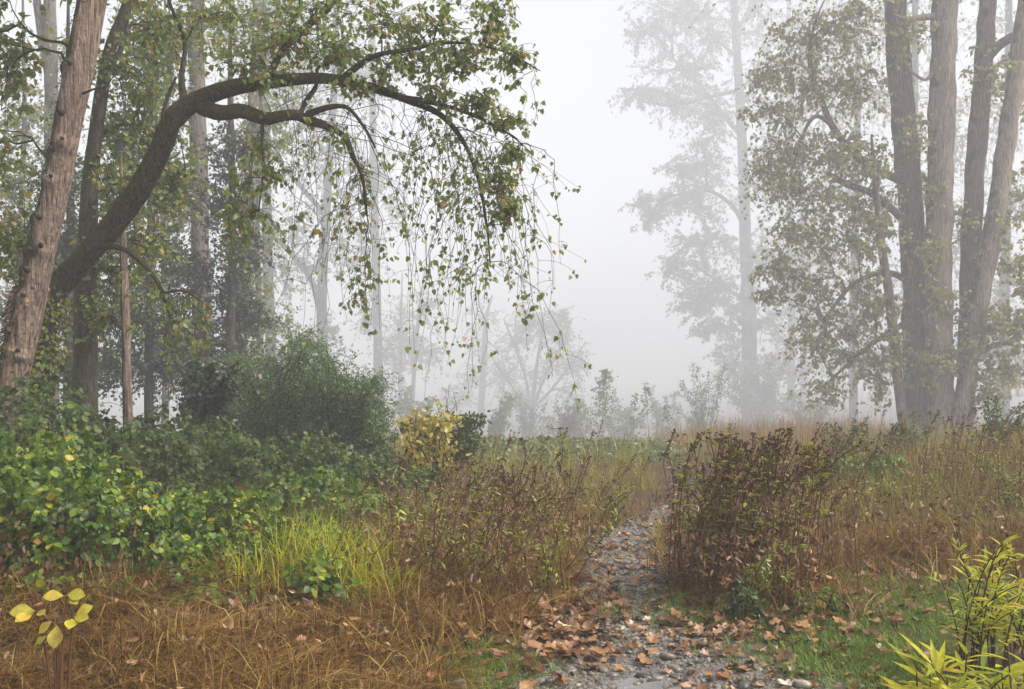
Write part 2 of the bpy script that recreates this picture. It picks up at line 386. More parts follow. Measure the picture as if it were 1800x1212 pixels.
def trunk_mesh(mb, P4, rings, sides, rough=.08, ridges=0., seed=0., burls=()):
    S = spline(P4, rings)
    t = np.linspace(0, 1, rings)[:, None]; a = np.arange(sides)[None] * 2 * PI / sides
    ln = np.linalg.norm(P4[-1, :3] - P4[0, :3])
    b = 1 + rough * (np.sin(a * 2 + t * ln * 1.7 + seed) * .6 + np.sin(a * 3 - t * ln * 3.1 + seed * 2) * .4 + .5 * np.sin(t * ln * 4 + seed + a))
    if ridges: b += ridges * np.sin(a * (sides // 3) + 2.5 * np.sin(t * ln * 2 + seed)) + ridges * rng.normal(size=b.shape) * .6
    for bt, ba, bs, bw in burls:
        b += bs * np.exp(-((t - bt) / bw) ** 2 - ((np.angle(np.exp(1j * (a - ba)))) / .7) ** 2)
    tubes(mb, S[None, :, :3], np.maximum(S[None, :, 3], .002), sides, bump=b[None])
    return S

def to_ground(P4, flare=1.35):
    """extends a trunk polyline down into the soil"""
    p = P4[0].copy(); d = P4[0] - P4[1]
    z0 = float(gz(p[0], p[1]))
    k = (p[2] - z0 + .12) / max(-d[2], .05) if d[2] < 0 else 1
    q = p.copy(); q[:2] += d[:2] * min(k, 3) * .6; q[2] = z0 - .12; q[3] = p[3] * flare
    return np.vstack([q, P4])

class Crown:
    def __init__(s): s.tw = MB(); s.lf = MB(); s.br = []
    def clump(s, skel, c, r, n, per, size, shape=HEART, droop=.25, arch=.25, twig=.004, feeder=.02, k=5, hang=.5, from_=.35, sides=3, spread=1.22):
        """a feeder bough from the nearest point of the skeleton, twigs through an ellipsoid, leaves along the twigs"""
        c = np.asarray(c, float); r = np.asarray(r, float) * spread; n = int(n * 1.55)
        d = np.linalg.norm(skel[:, :3] - c - np.array([0, 0, -.4 * r[2]]), axis=1); a = skel[d.argmin(), :3]
        mid = (a + c) / 2 + np.array([0, 0, .18 * np.linalg.norm(c - a)]) + rnd(1)[0] * .08 * np.linalg.norm(c - a)
        far = c + (c - a) * .25 + np.array([0, 0, -.2 * r[2]])
        S = spline(np.vstack([a, mid, c, far]), 14)
        S[1:-1] += rnd(12) * .02 * np.linalg.norm(c - a)
        fr = np.linspace(feeder, feeder * .25, 14)
        mb_ = MB(); tubes(mb_, S[None], fr[None], 5); s.br.append(mb_)
        # side boughs
        nb = max(3, n // 9)
        u = rng.uniform(from_, 1, nb); st = S[(u * 13).astype(int)]
        e = c + unit(rnd(nb)) * r * rng.uniform(.35, .8, (nb, 1))
        m = (st + e) / 2 + np.array([0, 0, 1]) * arch * np.linalg.norm(e - st, axis=1)[:, None] + rnd(nb) * .06 * r.mean()
        B = bez(st, m, e, 7); B[:, 1:-1] += rnd(nb * 5).reshape(nb, 5, 3) * .03 * r.mean()
        tubes(s.tw, B, np.linspace(feeder * .4, twig, 7)[None].repeat(nb, 0), 4)
        pool = np.concatenate([S[int(from_ * 13):], B[:, 2:].reshape(-1, 3)])
        # twigs
        e = c + unit(rnd(n)) * r * (rng.uniform(.0, 1.0, (n, 1)) ** .5) * rng.uniform(.85, 1.2, (n, 1))
        ii = rng.integers(0, len(pool), (n, 5)); dd = np.linalg.norm(pool[ii] - e[:, None], axis=2)
        st = pool[ii[np.arange(n), dd.argmin(1)]]
        ln = np.linalg.norm(e - st, axis=1)[:, None]
        m = (st + e) / 2 + np.array([0, 0, 1]) * arch * ln + rnd(n) * .10 * ln
        e = e - np.array([0, 0, 1]) * droop * ln
        T = bez(st, m, e, k)
        tubes(s.tw, T, np.linspace(twig, twig * .35, k)[None].repeat(n, 0), sides)
        s.leaves_on(T, per, size, shape, hang)
    def leaves_on(s, T, per, size, shape=HEART, hang=.5, t0=.25, clus=0):
        n, k, _ = T.shape
        u = rng.uniform(t0, 1, (n, per))
        if clus:                                              # short spurs carry several leaves each
            cu = np.c_[rng.uniform(t0, 1, (n, clus - 1)), np.full(n, .985)]; u = np.clip(cu[np.arange(n)[:, None], rng.integers(0, clus, (n, per))] + rng.normal(0, .02, (n, per)), .02, 1)
        u = u * (k - 1.001); i = u.astype(int); f = (u - i)[..., None]
        p = T[np.arange(n)[:, None], i] * (1 - f) + T[np.arange(n)[:, None], i + 1] * f
        p = p.reshape(-1, 3); m = len(p)
        d = unit(rnd(m)) * .9 + np.array([0, 0, -hang * 1.4]); sz = size * np.clip(rng.normal(.92, .26, m), .4, 1.45)
        leaves(s.lf, p + unit(d) * (sz * rng.uniform(.2, .7, m))[:, None] + (rnd(m) * size * .25 if clus else 0), d, rnd(m) + np.array([0, -.3, .5]), sz, shape)
    def build(s, root, leafm, twigm=None, barkm=None, crown='crown'):
        o = np.array(root.location)
        for b_ in s.br: link('bough', b_.mesh('bough', o, True), barkm or M['twig'], root)
        if s.tw.V: tag(link('twigs', s.tw.mesh('twigs', o), twigm or M['twig'], root), kind='stuff')
        if s.lf.V: tag(link(crown, s.lf.mesh(crown, o), leafm, root), kind='stuff')

def pxr(r, D): return np.array([r[0], (r[0] + r[1]) * .45, r[1]]) * D / FOC

FARK = 2.4
def simple_tree(name, label, pts, clumps, bark, leafm, leaf, per=9, n=40, twigm=None, rings=40, sides=14, shape=HEART, limbs=(), twig=.005, feeder=.03, group=None, droop=.25, hang=.5, ridges=.0, cat='tree', burls=(), spread=1.22, far=True):
    if pts[0][2] >= 42 and far:                                        # trees far out in the fog are big old ones
        top = [p for p in pts if p[1] > -50]; pts = top + [(top[-1][0], -65, top[-1][2], top[-1][3] * .7)] if len(top) < len(pts) else pts; clumps = [c for c in clumps if c[1] > -70]
        pts = [(a, b, D * FARK, r) for a, b, D, r in pts]; clumps = [(c[0], c[1], c[2] * FARK) + tuple(c[3:]) for c in clumps]
        limbs = [[(a, b, D * FARK, r) for a, b, D, r in lp] for lp in limbs]; leaf *= FARK; twig *= FARK; feeder *= FARK
    P4 = to_ground(limb_pts(pts)); root = tree_root(name, label, P4[0][:2], cat, group); o = np.array(root.location)
    mb = MB(); S = trunk_mesh(mb, P4, rings, sides, seed=rng.uniform(0, 9), ridges=ridges, burls=burls)
    link('trunk', mb.mesh('trunk', o, True), bark, root)
    sk = [S]
    for lp in limbs:
        mb = MB(); L4 = limb_pts(lp); S2 = trunk_mesh(mb, L4, max(10, rings // 2), 8, .1, seed=rng.uniform(0, 9)); sk.append(S2)
        link('limb', mb.mesh('limb', o, True), bark, root)
    sk = np.vstack(sk); C = Crown()
    for c in clumps:
        px, py, D, rx, rz = c[:5]; nn = c[5] if len(c) > 5 else n
        C.clump(sk, W(px, py, D), pxr((rx, rz), D), nn, per, leaf, shape, droop=droop, twig=twig, feeder=feeder, hang=hang, arch=.2, spread=spread)
    C.build(root, leafm, twigm, bark)
    return root

# --- the leaning pale cottonwood
D = 10.0
P4 = to_ground(limb_pts([(4, 760, D, 37), (18, 680, D, 34), (40, 590, D, 30), (62, 490, D, 27), (86, 385, D, 27), (108, 280, D, 27), (132, 160, D, 28), (158, 20, D + .1, 27), (190, -140, D + .2, 26), (230, -340, D + .4, 23), (285, -600, D + .6, 18)]) * np.array([1, 1, 1, .86]))
root = tree_root('cottonwood_tree', 'leaning pale-barked cottonwood with knots, tallest trunk beside the arching tree', P4[0][:2])
o = np.array(root.location); mb = MB()
bl = [(t_, a_, s_, .008) for t_, a_, s_ in [(.16, 2.2, .35), (.24, 5.2, .3), (.27, 2.6, .3), (.33, 4.2, .25), (.40, 2.9, .4), (.405, 5.0, .25), (.45, 3.4, .3), (.51, 4.4, .35), (.565, 4.9, .3), (.60, 2.5, .3), (.37, 3.8, .2), (.66, 3.6, .3), (.55, 3.2, .2)]]
S1 = trunk_mesh(mb, P4, 300, 72, .05, .012, 1.2, bl)
trunk_ob = link('trunk', mb.mesh('trunk', o, True), M['bark_pale'], root)
for t_, a_, s_, w_ in bl:                                     # snapped branch stubs at the knots
    p = S1[int(t_ * 299)]; d = unit(np.array([math.cos(a_) * .45 + .25, -.9, .3])); q = p[:3] + d * p[3] * .9
    knots = MB(); tubes(knots, np.array([[q, q + d * .06, q + d * .10 + np.array([0, 0, -.01])]]), np.array([[.034, .026, .008]]) * rng.uniform(.6, 1.2), 7)
    link('branch_stub', knots.mesh('branch_stub', o), M['twig'], trunk_ob)
C = Crown()
tw = np.array([spline(np.array([W(145, 165, 9.9), W(165, 157, 9.8), W(190, 150, 9.8), W(203, 122, 9.8)]), 7)])
tubes(C.tw, tw, np.linspace(.014, .004, 7)[None], 5)
for (px, py, DD, rx, rz, nn) in [(-60, 60, 10.5, 130, 110, 40), (60, -60, 10.4, 160, 90, 45), (230, -260, 10.6, 260, 130, 90), (420, -380, 11, 220, 120, 70), (40, -420, 11, 260, 150, 80), (20, 420, 10.4, 75, 110, 34), (-30, 250, 10.6, 90, 90, 34), (20, 120, 10.8, 60, 80, 24)]:  # clumps above the frame are unseen, added to block skylight over the wood
    C.clump(S1, W(px, py, DD), pxr((rx, rz), DD), nn, 9, .075, twig=.004, feeder=.018)
C.build(root, M['leaf_left'], M['twig'], M['bark_arch'])
# ivy and moss shag on the foot of the leaning trunk
def shag(root, S, i0, i1, n, size, mat, name, out=.05, shape=OVAL, side=None, on=None):
    mb = MB(); ii = rng.integers(i0, i1, n); a = rng.uniform(0, 2 * PI, n) if side is None else rng.normal(side, .9, n)
    dirv = np.stack([np.cos(a), np.sin(a), 0 * a], -1)
    p = S[ii, :3] + dirv * (S[ii, 3:4] + rng.uniform(0, out, (n, 1))) + rnd(n) * .02
    leaves(mb, p, dirv * .5 + rnd(n) * .5 + np.array([0, 0, -.7]), dirv + rnd(n) * .4, size * rng.uniform(.6, 1.3, n), shape)
    tag(link(name, mb.mesh(name, np.array(root.location)), mat, on or root), kind='stuff')
shag(root, S1, 0, 110, 900, .05, M['leaf_dead'], 'ivy', .07, side=PI + .2, on=trunk_ob)
shag(root, S1, 0, 60, 260, .06, M['leaf_left'], 'ivy', .09, on=trunk_ob)
shag(root, S1, 50, 230, 1500, .03, M['moss'], 'moss', .02, NEED, side=PI + .3, on=trunk_ob)

# --- the arching cottonwood
D = 10.6
main = [(66, 800, D, 27), (72, 700, D, 25), (80, 600, D, 25), (92, 522, D, 25), (140, 462, D, 24), (200, 392, D, 23), (252, 320, D - .1, 22), (287, 255, D - .2, 21), (308, 208, D - .3, 20), (345, 178, D - .3, 19), (405, 155, D - .4, 17), (480, 143, D - .5, 14), (570, 138, D - .5, 12), (650, 154, D - .6, 10.5), (720, 178, D - .6, 8.5), (775, 203, D - .7, 7), (815, 250, D - .7, 5), (842, 320, D - .8, 4), (856, 400, D - .8, 2.6), (862, 470, D - .8, 1.4)]
main = [(a, b, d_, r_ * (.80 if i_ > 3 else .9)) for i_, (a, b, d_, r_) in enumerate(main)]
P4 = to_ground(limb_pts(main)); root = tree_root('arching_tree', 'mossy tree whose trunk arches over to the right, drooping leafy branchlets from its end', P4[0][:2])
o = np.array(root.location); mb = MB(); Sa = trunk_mesh(mb, P4, 300, 36, .16, .03, 3.3, [(.30, 1.5, .2, .01), (.42, .5, .25, .01), (.46, 4, .2, .012), (.34, 3, .2, .01)])
trunk_ob = link('trunk', mb.mesh('trunk', o, True), M['bark_arch'], root)
sk = [Sa]
lims = [
 [(352, 190, 10.3, 13), (385, 196, 10.2, 12), (425, 203, 10.1, 11.5), (470, 212, 10.1, 11), (515, 206, 10.0, 9.5), (540, 203, 10.0, 9), (575, 220, 9.9, 7), (600, 240, 9.9, 5.5), (622, 275, 9.8, 4), (640, 320, 9.8, 3), (645, 380, 9.8, 2)],
 [(540, 202, 10.0, 6), (572, 185, 9.9, 4.5), (605, 190, 9.8, 3.2), (640, 220, 9.7, 2.4), (660, 260, 9.7, 1.6)],
 [(528, 204, 10.0, 5), (540, 180, 10.1, 4.5), (556, 150, 10.2, 3.5), (560, 120, 10.2, 2.6), (600, 105, 10.2, 1.8)],
 [(325, 190, 10.4, 7), (322, 140, 10.6, 5), (318, 70, 10.7, 4), (300, 0, 10.8, 3.2), (280, -90, 11, 2)],
 [(470, 145, 10.1, 8), (500, 90, 10.3, 6), (560, 30, 10.5, 5), (640, -40, 10.6, 4), (720, -120, 10.8, 2.5)],
 [(600, 140, 10.0, 6), (650, 105, 9.9, 4.5), (720, 85, 9.8, 3.5), (800, 75, 9.7, 2.6), (880, 90, 9.6, 1.8), (950, 125, 9.6, .9)],
 [(700, 172, 9.9, 5), (760, 180, 9.8, 4), (830, 200, 9.7, 3), (890, 235, 9.6, 2), (925, 260, 9.6, 1)],
 [(462, 212, 10.1, 3.5), (463, 250, 10.0, 3), (463, 300, 9.9, 2.2), (455, 370, 9.9, 1.4)],
 [(165, 436, 10.4, 6), (205, 437, 10.2, 5), (240, 452, 10.1, 4.2), (270, 485, 10.0, 3.6), (288, 516, 10.0, 3), (300, 560, 10.0, 1.6)],
 [(288, 516, 10.0, 2.6), (315, 510, 9.9, 2), (340, 520, 9.9, 1.4), (372, 545, 9.9, .8)],
 [(290, 250, 10.4, 4.5), (286, 205, 10.2, 3.5), (292, 160, 10.2, 2.6), (310, 135, 10.2, 1.6)],
]
for lp in lims:
    mb = MB(); L4 = limb_pts(lp); L4[1:-1, :3] += rnd(len(L4) - 2) * .018; S2 = trunk_mesh(mb, L4, 60, 9, .2, .05, rng.uniform(0, 9))
    link('limb', mb.mesh('limb', o, True), M['bark_arch'], root); sk.append(S2)
SK = np.vstack(sk); C = Crown()
# upright and spreading foliage over the arch
for (px, py, DD, rx, rz, nn) in [(430, 95, 10.2, 90, 45, 46), (520, 70, 10.2, 90, 60, 60), (600, 95, 10.1, 80, 45, 46), (560, 10, 10.4, 130, 60, 62), (680, 40, 10.1, 90, 60, 50), (770, 40, 9.9, 80, 70, 52), (700, 110, 9.9, 70, 35, 36), (800, 110, 9.8, 70, 40, 42), (860, 60, 9.7, 50, 60, 34), (905, 100, 9.6, 45, 25, 22), (840, 180, 9.7, 60, 35, 36), (400, 20, 10.6, 110, 60, 40), (300, 40, 10.9, 110, 80, 40), (640, 150, 9.9, 60, 25, 20), (760, 160, 9.8, 45, 30, 22), (480, 130, 10.0, 50, 22, 22), (885, 215, 9.6, 45, 25, 20), (900, 265, 9.6, 40, 22, 18), (880, 310, 9.6, 40, 40, 26), (890, 370, 9.6, 35, 40, 24), (870, 20, 9.9, 50, 50, 26),
        (620, -160, 10.8, 260, 120, 36), (330, -140, 11, 200, 110, 30)]:  # these two clumps lie above the frame, added for the shade they cast
    C.clump(SK, W(px, py, DD), pxr((rx, rz), DD), int(nn * .85), 7, .054, twig=.0035, feeder=.009, droop=.12, arch=.15, hang=.6)
# drooping branchlets
def weep(C, L4, n, lenpx, spread, per=7, t0=.3, t1=1.0, size=.053, k=11, sub=3, twig=.0042, pt=None):
    S = spline(L4, 80); i = (rng.uniform(t0, t1, n) * 79).astype(int); st = S[i, :3]; D = st[:, 1]
    ln = rng.uniform(.45, 1.0, n) * lenpx * D / FOC
    side = np.c_[rng.normal(spread[0], spread[1], n), rng.normal(0, .35, n), np.zeros(n)] * ln[:, None]
    e = st + side + np.c_[np.zeros((n, 2)), -ln]
    m = st + side * .85 + np.c_[np.zeros((n, 2)), .05 * ln]
    T = bez(st, m, e, k); T[:, 1:] += np.cumsum(rnd(n * (k - 1)).reshape(n, k - 1, 3) * .04 * np.array([1, 1, .4]), axis=1)
    tubes(C.tw, T, np.linspace(twig, twig * .35, k)[None].repeat(n, 0), 4)
    C.leaves_on(T, per, size, HEART, .9, .35, clus=4)
    for _ in range(sub):
        j = rng.integers(2, k - 1, n); s2 = T[np.arange(n), j]; l2 = ln * rng.uniform(.06, .42, n) * (1.15 - j / k)
        e2 = s2 + np.c_[rng.normal(0, .7, n), rng.normal(0, .5, n), -rng.uniform(.2, 1, n)] * l2[:, None]
        T2 = bez(s2, (s2 + e2) / 2 + rnd(n) * .2 * l2[:, None] + np.array([0, 0, .05]), e2, 5)
        tubes(C.tw, T2, np.linspace(twig * .6, twig * .3, 5)[None].repeat(n, 0), 3)
        C.leaves_on(T2, pt or per, size, HEART, .9, .3, clus=2)
mainL = limb_pts(main)
weep(C, mainL[12:19], 27, 360, (.07, .28), 5, .35, 1, sub=5, pt=3)
weep(C, mainL[14:20], 22, 290, (.06, .32), 5, .2, 1, sub=5, pt=3)
weep(C, mainL[10:16], 18, 270, (.0, .38), 1, .1, 1, sub=4, pt=1)
weep(C, limb_pts(lims[0]), 28, 320, (.10, .38), 3, .35, 1, sub=5, pt=2)
weep(C, limb_pts(lims[1]), 9, 380, (.2, .2), 6, .3, 1)
weep(C, limb_pts(lims[7]), 9, 170, (-.1, .4), 9, .2, 1, sub=3)
weep(C, limb_pts(lims[8]), 12, 140, (.1, .4), 6, .3, 1)
weep(C, limb_pts(lims[9]), 8, 120, (.1, .4), 6, .1, 1)
weep(C, limb_pts(lims[6]), 14, 330, (-.02, .18), 5, .3, 1, sub=5, pt=3)
weep(C, limb_pts(lims[5]), 10, 110, (.15, .3), 7, .4, 1)
for (px, py, rx, rz, nn) in [(440, 370, 60, 65, 26), (410, 390, 45, 50, 18), (480, 300, 40, 40, 8), (640, 500, 60, 50, 12)]:
    C.clump(SK, W(px, py, 9.9), pxr((rx, rz), 9.9), nn, 6, .056, twig=.003, feeder=.006, droop=.4, hang=.9)
C.build(root, M['leaf_arch'], M['twig'], M['bark_arch'])
shag(root, Sa, 0, 62, 1100, .05, M['leaf_lime'], 'ivy', .09, side=-PI / 2 + .3, on=trunk_ob)
shag(root, Sa, 70, 220, 2600, .028, M['moss'], 'moss', .012, NEED, on=trunk_ob)

# --- other trees of the left wood, crowns above the frame added to shade it
simple_tree('mossy_tree', 'dark mossy trunk close behind the leaning pale trunk', [(148, 720, 13, 24), (150, 600, 13, 20), (152, 480, 13, 18), (155, 380, 13, 15), (163, 280, 13, 13), (176, 180, 13, 12), (195, 80, 13, 10), (225, 0, 13, 8), (240, -120, 13, 6)],
    [(200, 120, 13, 90, 80, 46), (260, 50, 13.4, 90, 60, 44), (250, 220, 13.4, 90, 90, 60), (230, 330, 13.6, 90, 90, 60), (130, -120, 13, 200, 110, 70), (300, 300, 13.6, 60, 90, 44), (190, 470, 13.2, 70, 80, 40)], M['bark_arch'], M['leaf_left'], .075, 9, rings=80, sides=20, ridges=.02,
    limbs=[[(185, 130, 13, 6), (215, 80, 13.1, 4), (228, 20, 13.2, 3), (250, -30, 13.2, 2)]])
simple_tree('pole_tree', 'slender pale straight trunk behind the drooping lower branch of the arching tree', [(226, 760, 12.6, 9), (223, 660, 12.6, 8), (220, 540, 12.6, 8), (217, 440, 12.6, 6), (214, 350, 12.6, 4), (213, 270, 12.6, 1.5)],
    [(250, 420, 12.8, 60, 60, 30), (180, 560, 12.8, 50, 60, 26), (220, 330, 12.7, 60, 60, 40)], M['bark_pale'], M['leaf_left'], .07, 8, rings=60, sides=16, ridges=.01)
simple_tree('grey_tree', 'thick pale grey trunk rising straight behind the bend of the arching tree', [(362, 720, 27, 20), (358, 600, 27, 17), (352, 420, 27, 16), (348, 220, 27, 14.5), (343, 0, 27, 13), (338, -240, 27, 10), (335, -480, 27, 5)],
    [(300, 60, 27, 110, 70, 60), (400, 40, 27.5, 100, 70, 60), (290, -120, 27, 200, 90, 80), (420, 250, 27.5, 60, 70, 36), (290, 330, 27.5, 70, 100, 50), (390, -300, 27, 260, 120, 90), (370, 640, 26.5, 40, 60, 30)], M['bark_grey'], M['leaf_left'], .11, 8, rings=80, sides=18, ridges=.02)
simple_tree('broken_grey_tree', 'grey trunk with ivy right of the thick pale grey trunk', [(415, 720, 36, 15), (422, 600, 36, 13), (428, 500, 36, 12), (436, 400, 36, 11), (442, 260, 36, 10), (450, 60, 36, 8), (455, -200, 36, 5)],
    [(450, 560, 35.6, 45, 45, 26), (480, 200, 36, 90, 70, 46), (440, 480, 35.7, 35, 50, 22), (470, 20, 36, 130, 80, 60), (480, -150, 36, 160, 80, 50)], M['bark_grey'], M['leaf_left'], .13, 8, rings=50, sides=14)
simple_tree('hazy_tree', 'hazy forked trunk seen left of the leaning pale trunk', [(88, 720, 38, 15), (90, 400, 38, 13), (91, 200, 38, 12), (88, 60, 38, 11), (88, -120, 38, 9), (90, -300, 38, 5)],
    [(40, 200, 38, 90, 80, 46), (30, 380, 38, 100, 90, 56), (120, 100, 38, 80, 70, 36), (60, -140, 38, 200, 100, 60), (30, 520, 38, 90, 80, 44), (120, 330, 38, 60, 90, 36), (200, 240, 38, 70, 80, 36)], M['bark_grey'], M['leaf_left'], .13, 8, rings=40, sides=14,
    limbs=[[(89, 150, 38, 8), (76, 80, 38, 8), (65, 0, 38, 7), (55, -80, 38, 5)]])
simple_tree('foggy_tree', 'fog-grey branching tree with an arm reaching left above the dark green shrub', [(572, 740, 50, 12), (568, 620, 50, 10), (566, 520, 50, 9), (572, 400, 50, 8), (580, 260, 50, 7), (590, 100, 50, 6), (600, -120, 50, 3)],
    [(540, 470, 50, 60, 60, 34), (600, 420, 50, 60, 80, 40), (520, 400, 50, 60, 60, 30), (620, 300, 50, 70, 90, 40), (540, 280, 50, 70, 80, 36), (560, 120, 50, 110, 90, 50), (640, 160, 50, 90, 90, 40), (580, 580, 50, 50, 50, 24), (590, -60, 50, 150, 90, 40)], M['bark_far'], M['leaf_far'], .16, 8, M['twig_far'], rings=40, sides=10, twig=.014,
    limbs=[[(568, 580, 50, 6), (550, 500, 50, 5), (515, 450, 50, 5), (480, 415, 50, 4), (450, 395, 50, 2.5)], [(574, 380, 50, 5), (530, 330, 50, 4), (490, 280, 50, 4), (500, 250, 50, 3.5), (560, 200, 50, 2)]])
simple_tree('foggy_tree', 'faint column-like tree in the fog just right of the arm-reaching fog-grey tree', [(668, 730, 64, 9), (664, 600, 64, 8), (660, 420, 64, 7), (655, 200, 64, 6), (650, -60, 64, 3)],
    [(650, 560, 64, 45, 60, 30), (640, 440, 64, 50, 60, 30), (680, 620, 64, 35, 50, 22), (660, 300, 64, 70, 90, 40), (650, 120, 64, 100, 90, 40), (700, 380, 64, 45, 60, 22)], M['bark_far'], M['leaf_far'], .20, 8, M['twig_far'], rings=30, sides=8, twig=.018)
simple_tree('foggy_tree', 'pale trunk in fog between the ivy-clad grey trunk and the arm-reaching tree', [(478, 730, 42, 10), (474, 560, 42, 9), (470, 420, 42, 9), (466, 200, 42, 8), (462, -40, 42, 6), (460, -240, 42, 3)],
    [(500, 480, 42, 50, 60, 30), (440, 330, 42, 60, 80, 34), (520, 180, 42, 90, 90, 44), (460, 60, 42, 120, 90, 50), (460, -140, 42, 160, 90, 40)], M['bark_far'], M['leaf_far'], .14, 8, M['twig_far'], rings=30, sides=10, twig=.013)
# dark evergreens filling the shade behind
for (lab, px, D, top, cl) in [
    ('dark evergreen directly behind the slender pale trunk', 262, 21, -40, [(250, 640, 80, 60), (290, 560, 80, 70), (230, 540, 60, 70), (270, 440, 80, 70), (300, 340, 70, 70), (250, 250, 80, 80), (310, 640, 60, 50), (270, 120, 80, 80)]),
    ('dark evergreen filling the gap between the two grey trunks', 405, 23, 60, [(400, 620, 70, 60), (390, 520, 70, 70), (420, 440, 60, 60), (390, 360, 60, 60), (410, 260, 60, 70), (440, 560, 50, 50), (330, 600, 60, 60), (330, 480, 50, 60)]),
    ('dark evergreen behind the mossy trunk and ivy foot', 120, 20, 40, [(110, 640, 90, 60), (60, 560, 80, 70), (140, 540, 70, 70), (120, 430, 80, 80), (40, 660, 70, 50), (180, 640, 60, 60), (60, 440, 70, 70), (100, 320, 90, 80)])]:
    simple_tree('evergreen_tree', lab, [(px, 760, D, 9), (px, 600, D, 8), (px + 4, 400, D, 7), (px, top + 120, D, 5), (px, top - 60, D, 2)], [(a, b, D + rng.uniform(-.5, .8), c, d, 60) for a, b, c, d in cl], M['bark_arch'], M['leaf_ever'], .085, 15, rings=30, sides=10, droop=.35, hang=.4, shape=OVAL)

for (lab, px, D, cl) in [
    ('hazy leafy tree filling the gap left of the thick pale grey trunk', 290, 38, [(290, 600, 70, 60), (270, 500, 70, 60), (310, 400, 60, 60), (280, 300, 70, 60), (300, 190, 70, 70), (250, 90, 80, 70), (310, -20, 90, 70)]),
    ('hazy leafy tree between the ivy-clad grey trunk and the pale foggy trunk', 455, 40, [(450, 640, 60, 50), (480, 570, 50, 50), (440, 500, 50, 50), (470, 420, 60, 50), (440, 330, 60, 60), (490, 250, 60, 60), (450, 150, 80, 60), (500, 60, 80, 70)]),
    ('hazy leafy tree behind the leaning pale trunk and its left twigs', 40, 36, [(40, 620, 70, 60), (20, 520, 70, 60), (60, 420, 60, 60), (20, 320, 70, 60), (50, 220, 60, 60), (20, 110, 70, 70), (130, 560, 60, 60), (180, 440, 60, 60)])]:
    simple_tree('hazy_leafy_tree', lab, [(px, 760, D, 7), (px + 2, 600, D, 6), (px - 3, 400, D, 5), (px + 3, 200, D, 4), (px, 0, D, 2)], [(a, b, D + rng.uniform(-.8, .8), c, d, 44) for a, b, c, d in cl], M['bark_grey'], M['leaf_left'], .12, 11, rings=30, sides=10)

# --- trees of the clearing
for (lab, px, D, w, top, lean, cl) in [
    ('thin ghostly stem standing in the fog left of the fan-shaped tree', 735, 74, 4, 470, 12, [(745, 540, 45, 50), (725, 600, 40, 40), (755, 620, 35, 40)]),
    ('thinnest ghostly stem beside the dark shrub in the fog', 705, 78, 4, 480, 2, [(705, 560, 35, 50), (700, 650, 30, 40), (712, 610, 30, 40)]),
    ('round-topped ghostly tree just left of the fan-shaped tree', 855, 90, 6, 520, 10, [(850, 620, 60, 50), (820, 670, 50, 40), (880, 660, 50, 50), (850, 560, 45, 40), (800, 700, 40, 30)])]:
    simple_tree('foggy_tree', lab, [(px - lean, 735, D, w), (px - lean * .5, 640, D, w * .9), (px, 560, D, w * .6), (px + lean, top, D, w * .25)], [(a, b, D + rng.uniform(-1, 1), c, d, 34) for a, b, c, d in cl], M['bark_far'], M['leaf_far'], .22, 6, M['twig_far'], rings=24, sides=8, twig=.024, feeder=.08)
D = 80
simple_tree('fan_tree', 'fog-grey fan-shaped tree with many upright stems in the middle distance', [(935, 725, D, 4), (938, 690, D, 3.6), (944, 640, D, 3), (952, 590, D, 2), (958, 540, D, 1)],
    [(950, 575, D, 55, 45, 60), (905, 600, D, 45, 45, 50), (990, 600, D, 45, 50, 55), (1010, 640, D, 35, 35, 40), (890, 660, D, 40, 40, 40), (960, 650, D, 60, 40, 50), (930, 560, D, 40, 30, 40), (985, 555, D, 30, 25, 26), (915, 700, D, 50, 25, 40), (1000, 690, D, 35, 25, 30)], M['bark_far'], M['leaf_far'], .20, 6, M['twig_far'], rings=24, sides=8, twig=.024, feeder=.09,
    limbs=[[(930, 720, D, 3), (925, 670, D, 2.6), (905, 610, D, 2), (885, 560, D, 1)], [(936, 720, D, 3), (955, 670, D, 2.6), (985, 610, D, 2), (1005, 560, D, 1)], [(936, 720, D, 3), (965, 690, D, 2.4), (1005, 640, D, 1.6), (1030, 600, D, .8)], [(930, 722, D, 2.4), (900, 680, D, 2), (870, 640, D, 1)]])

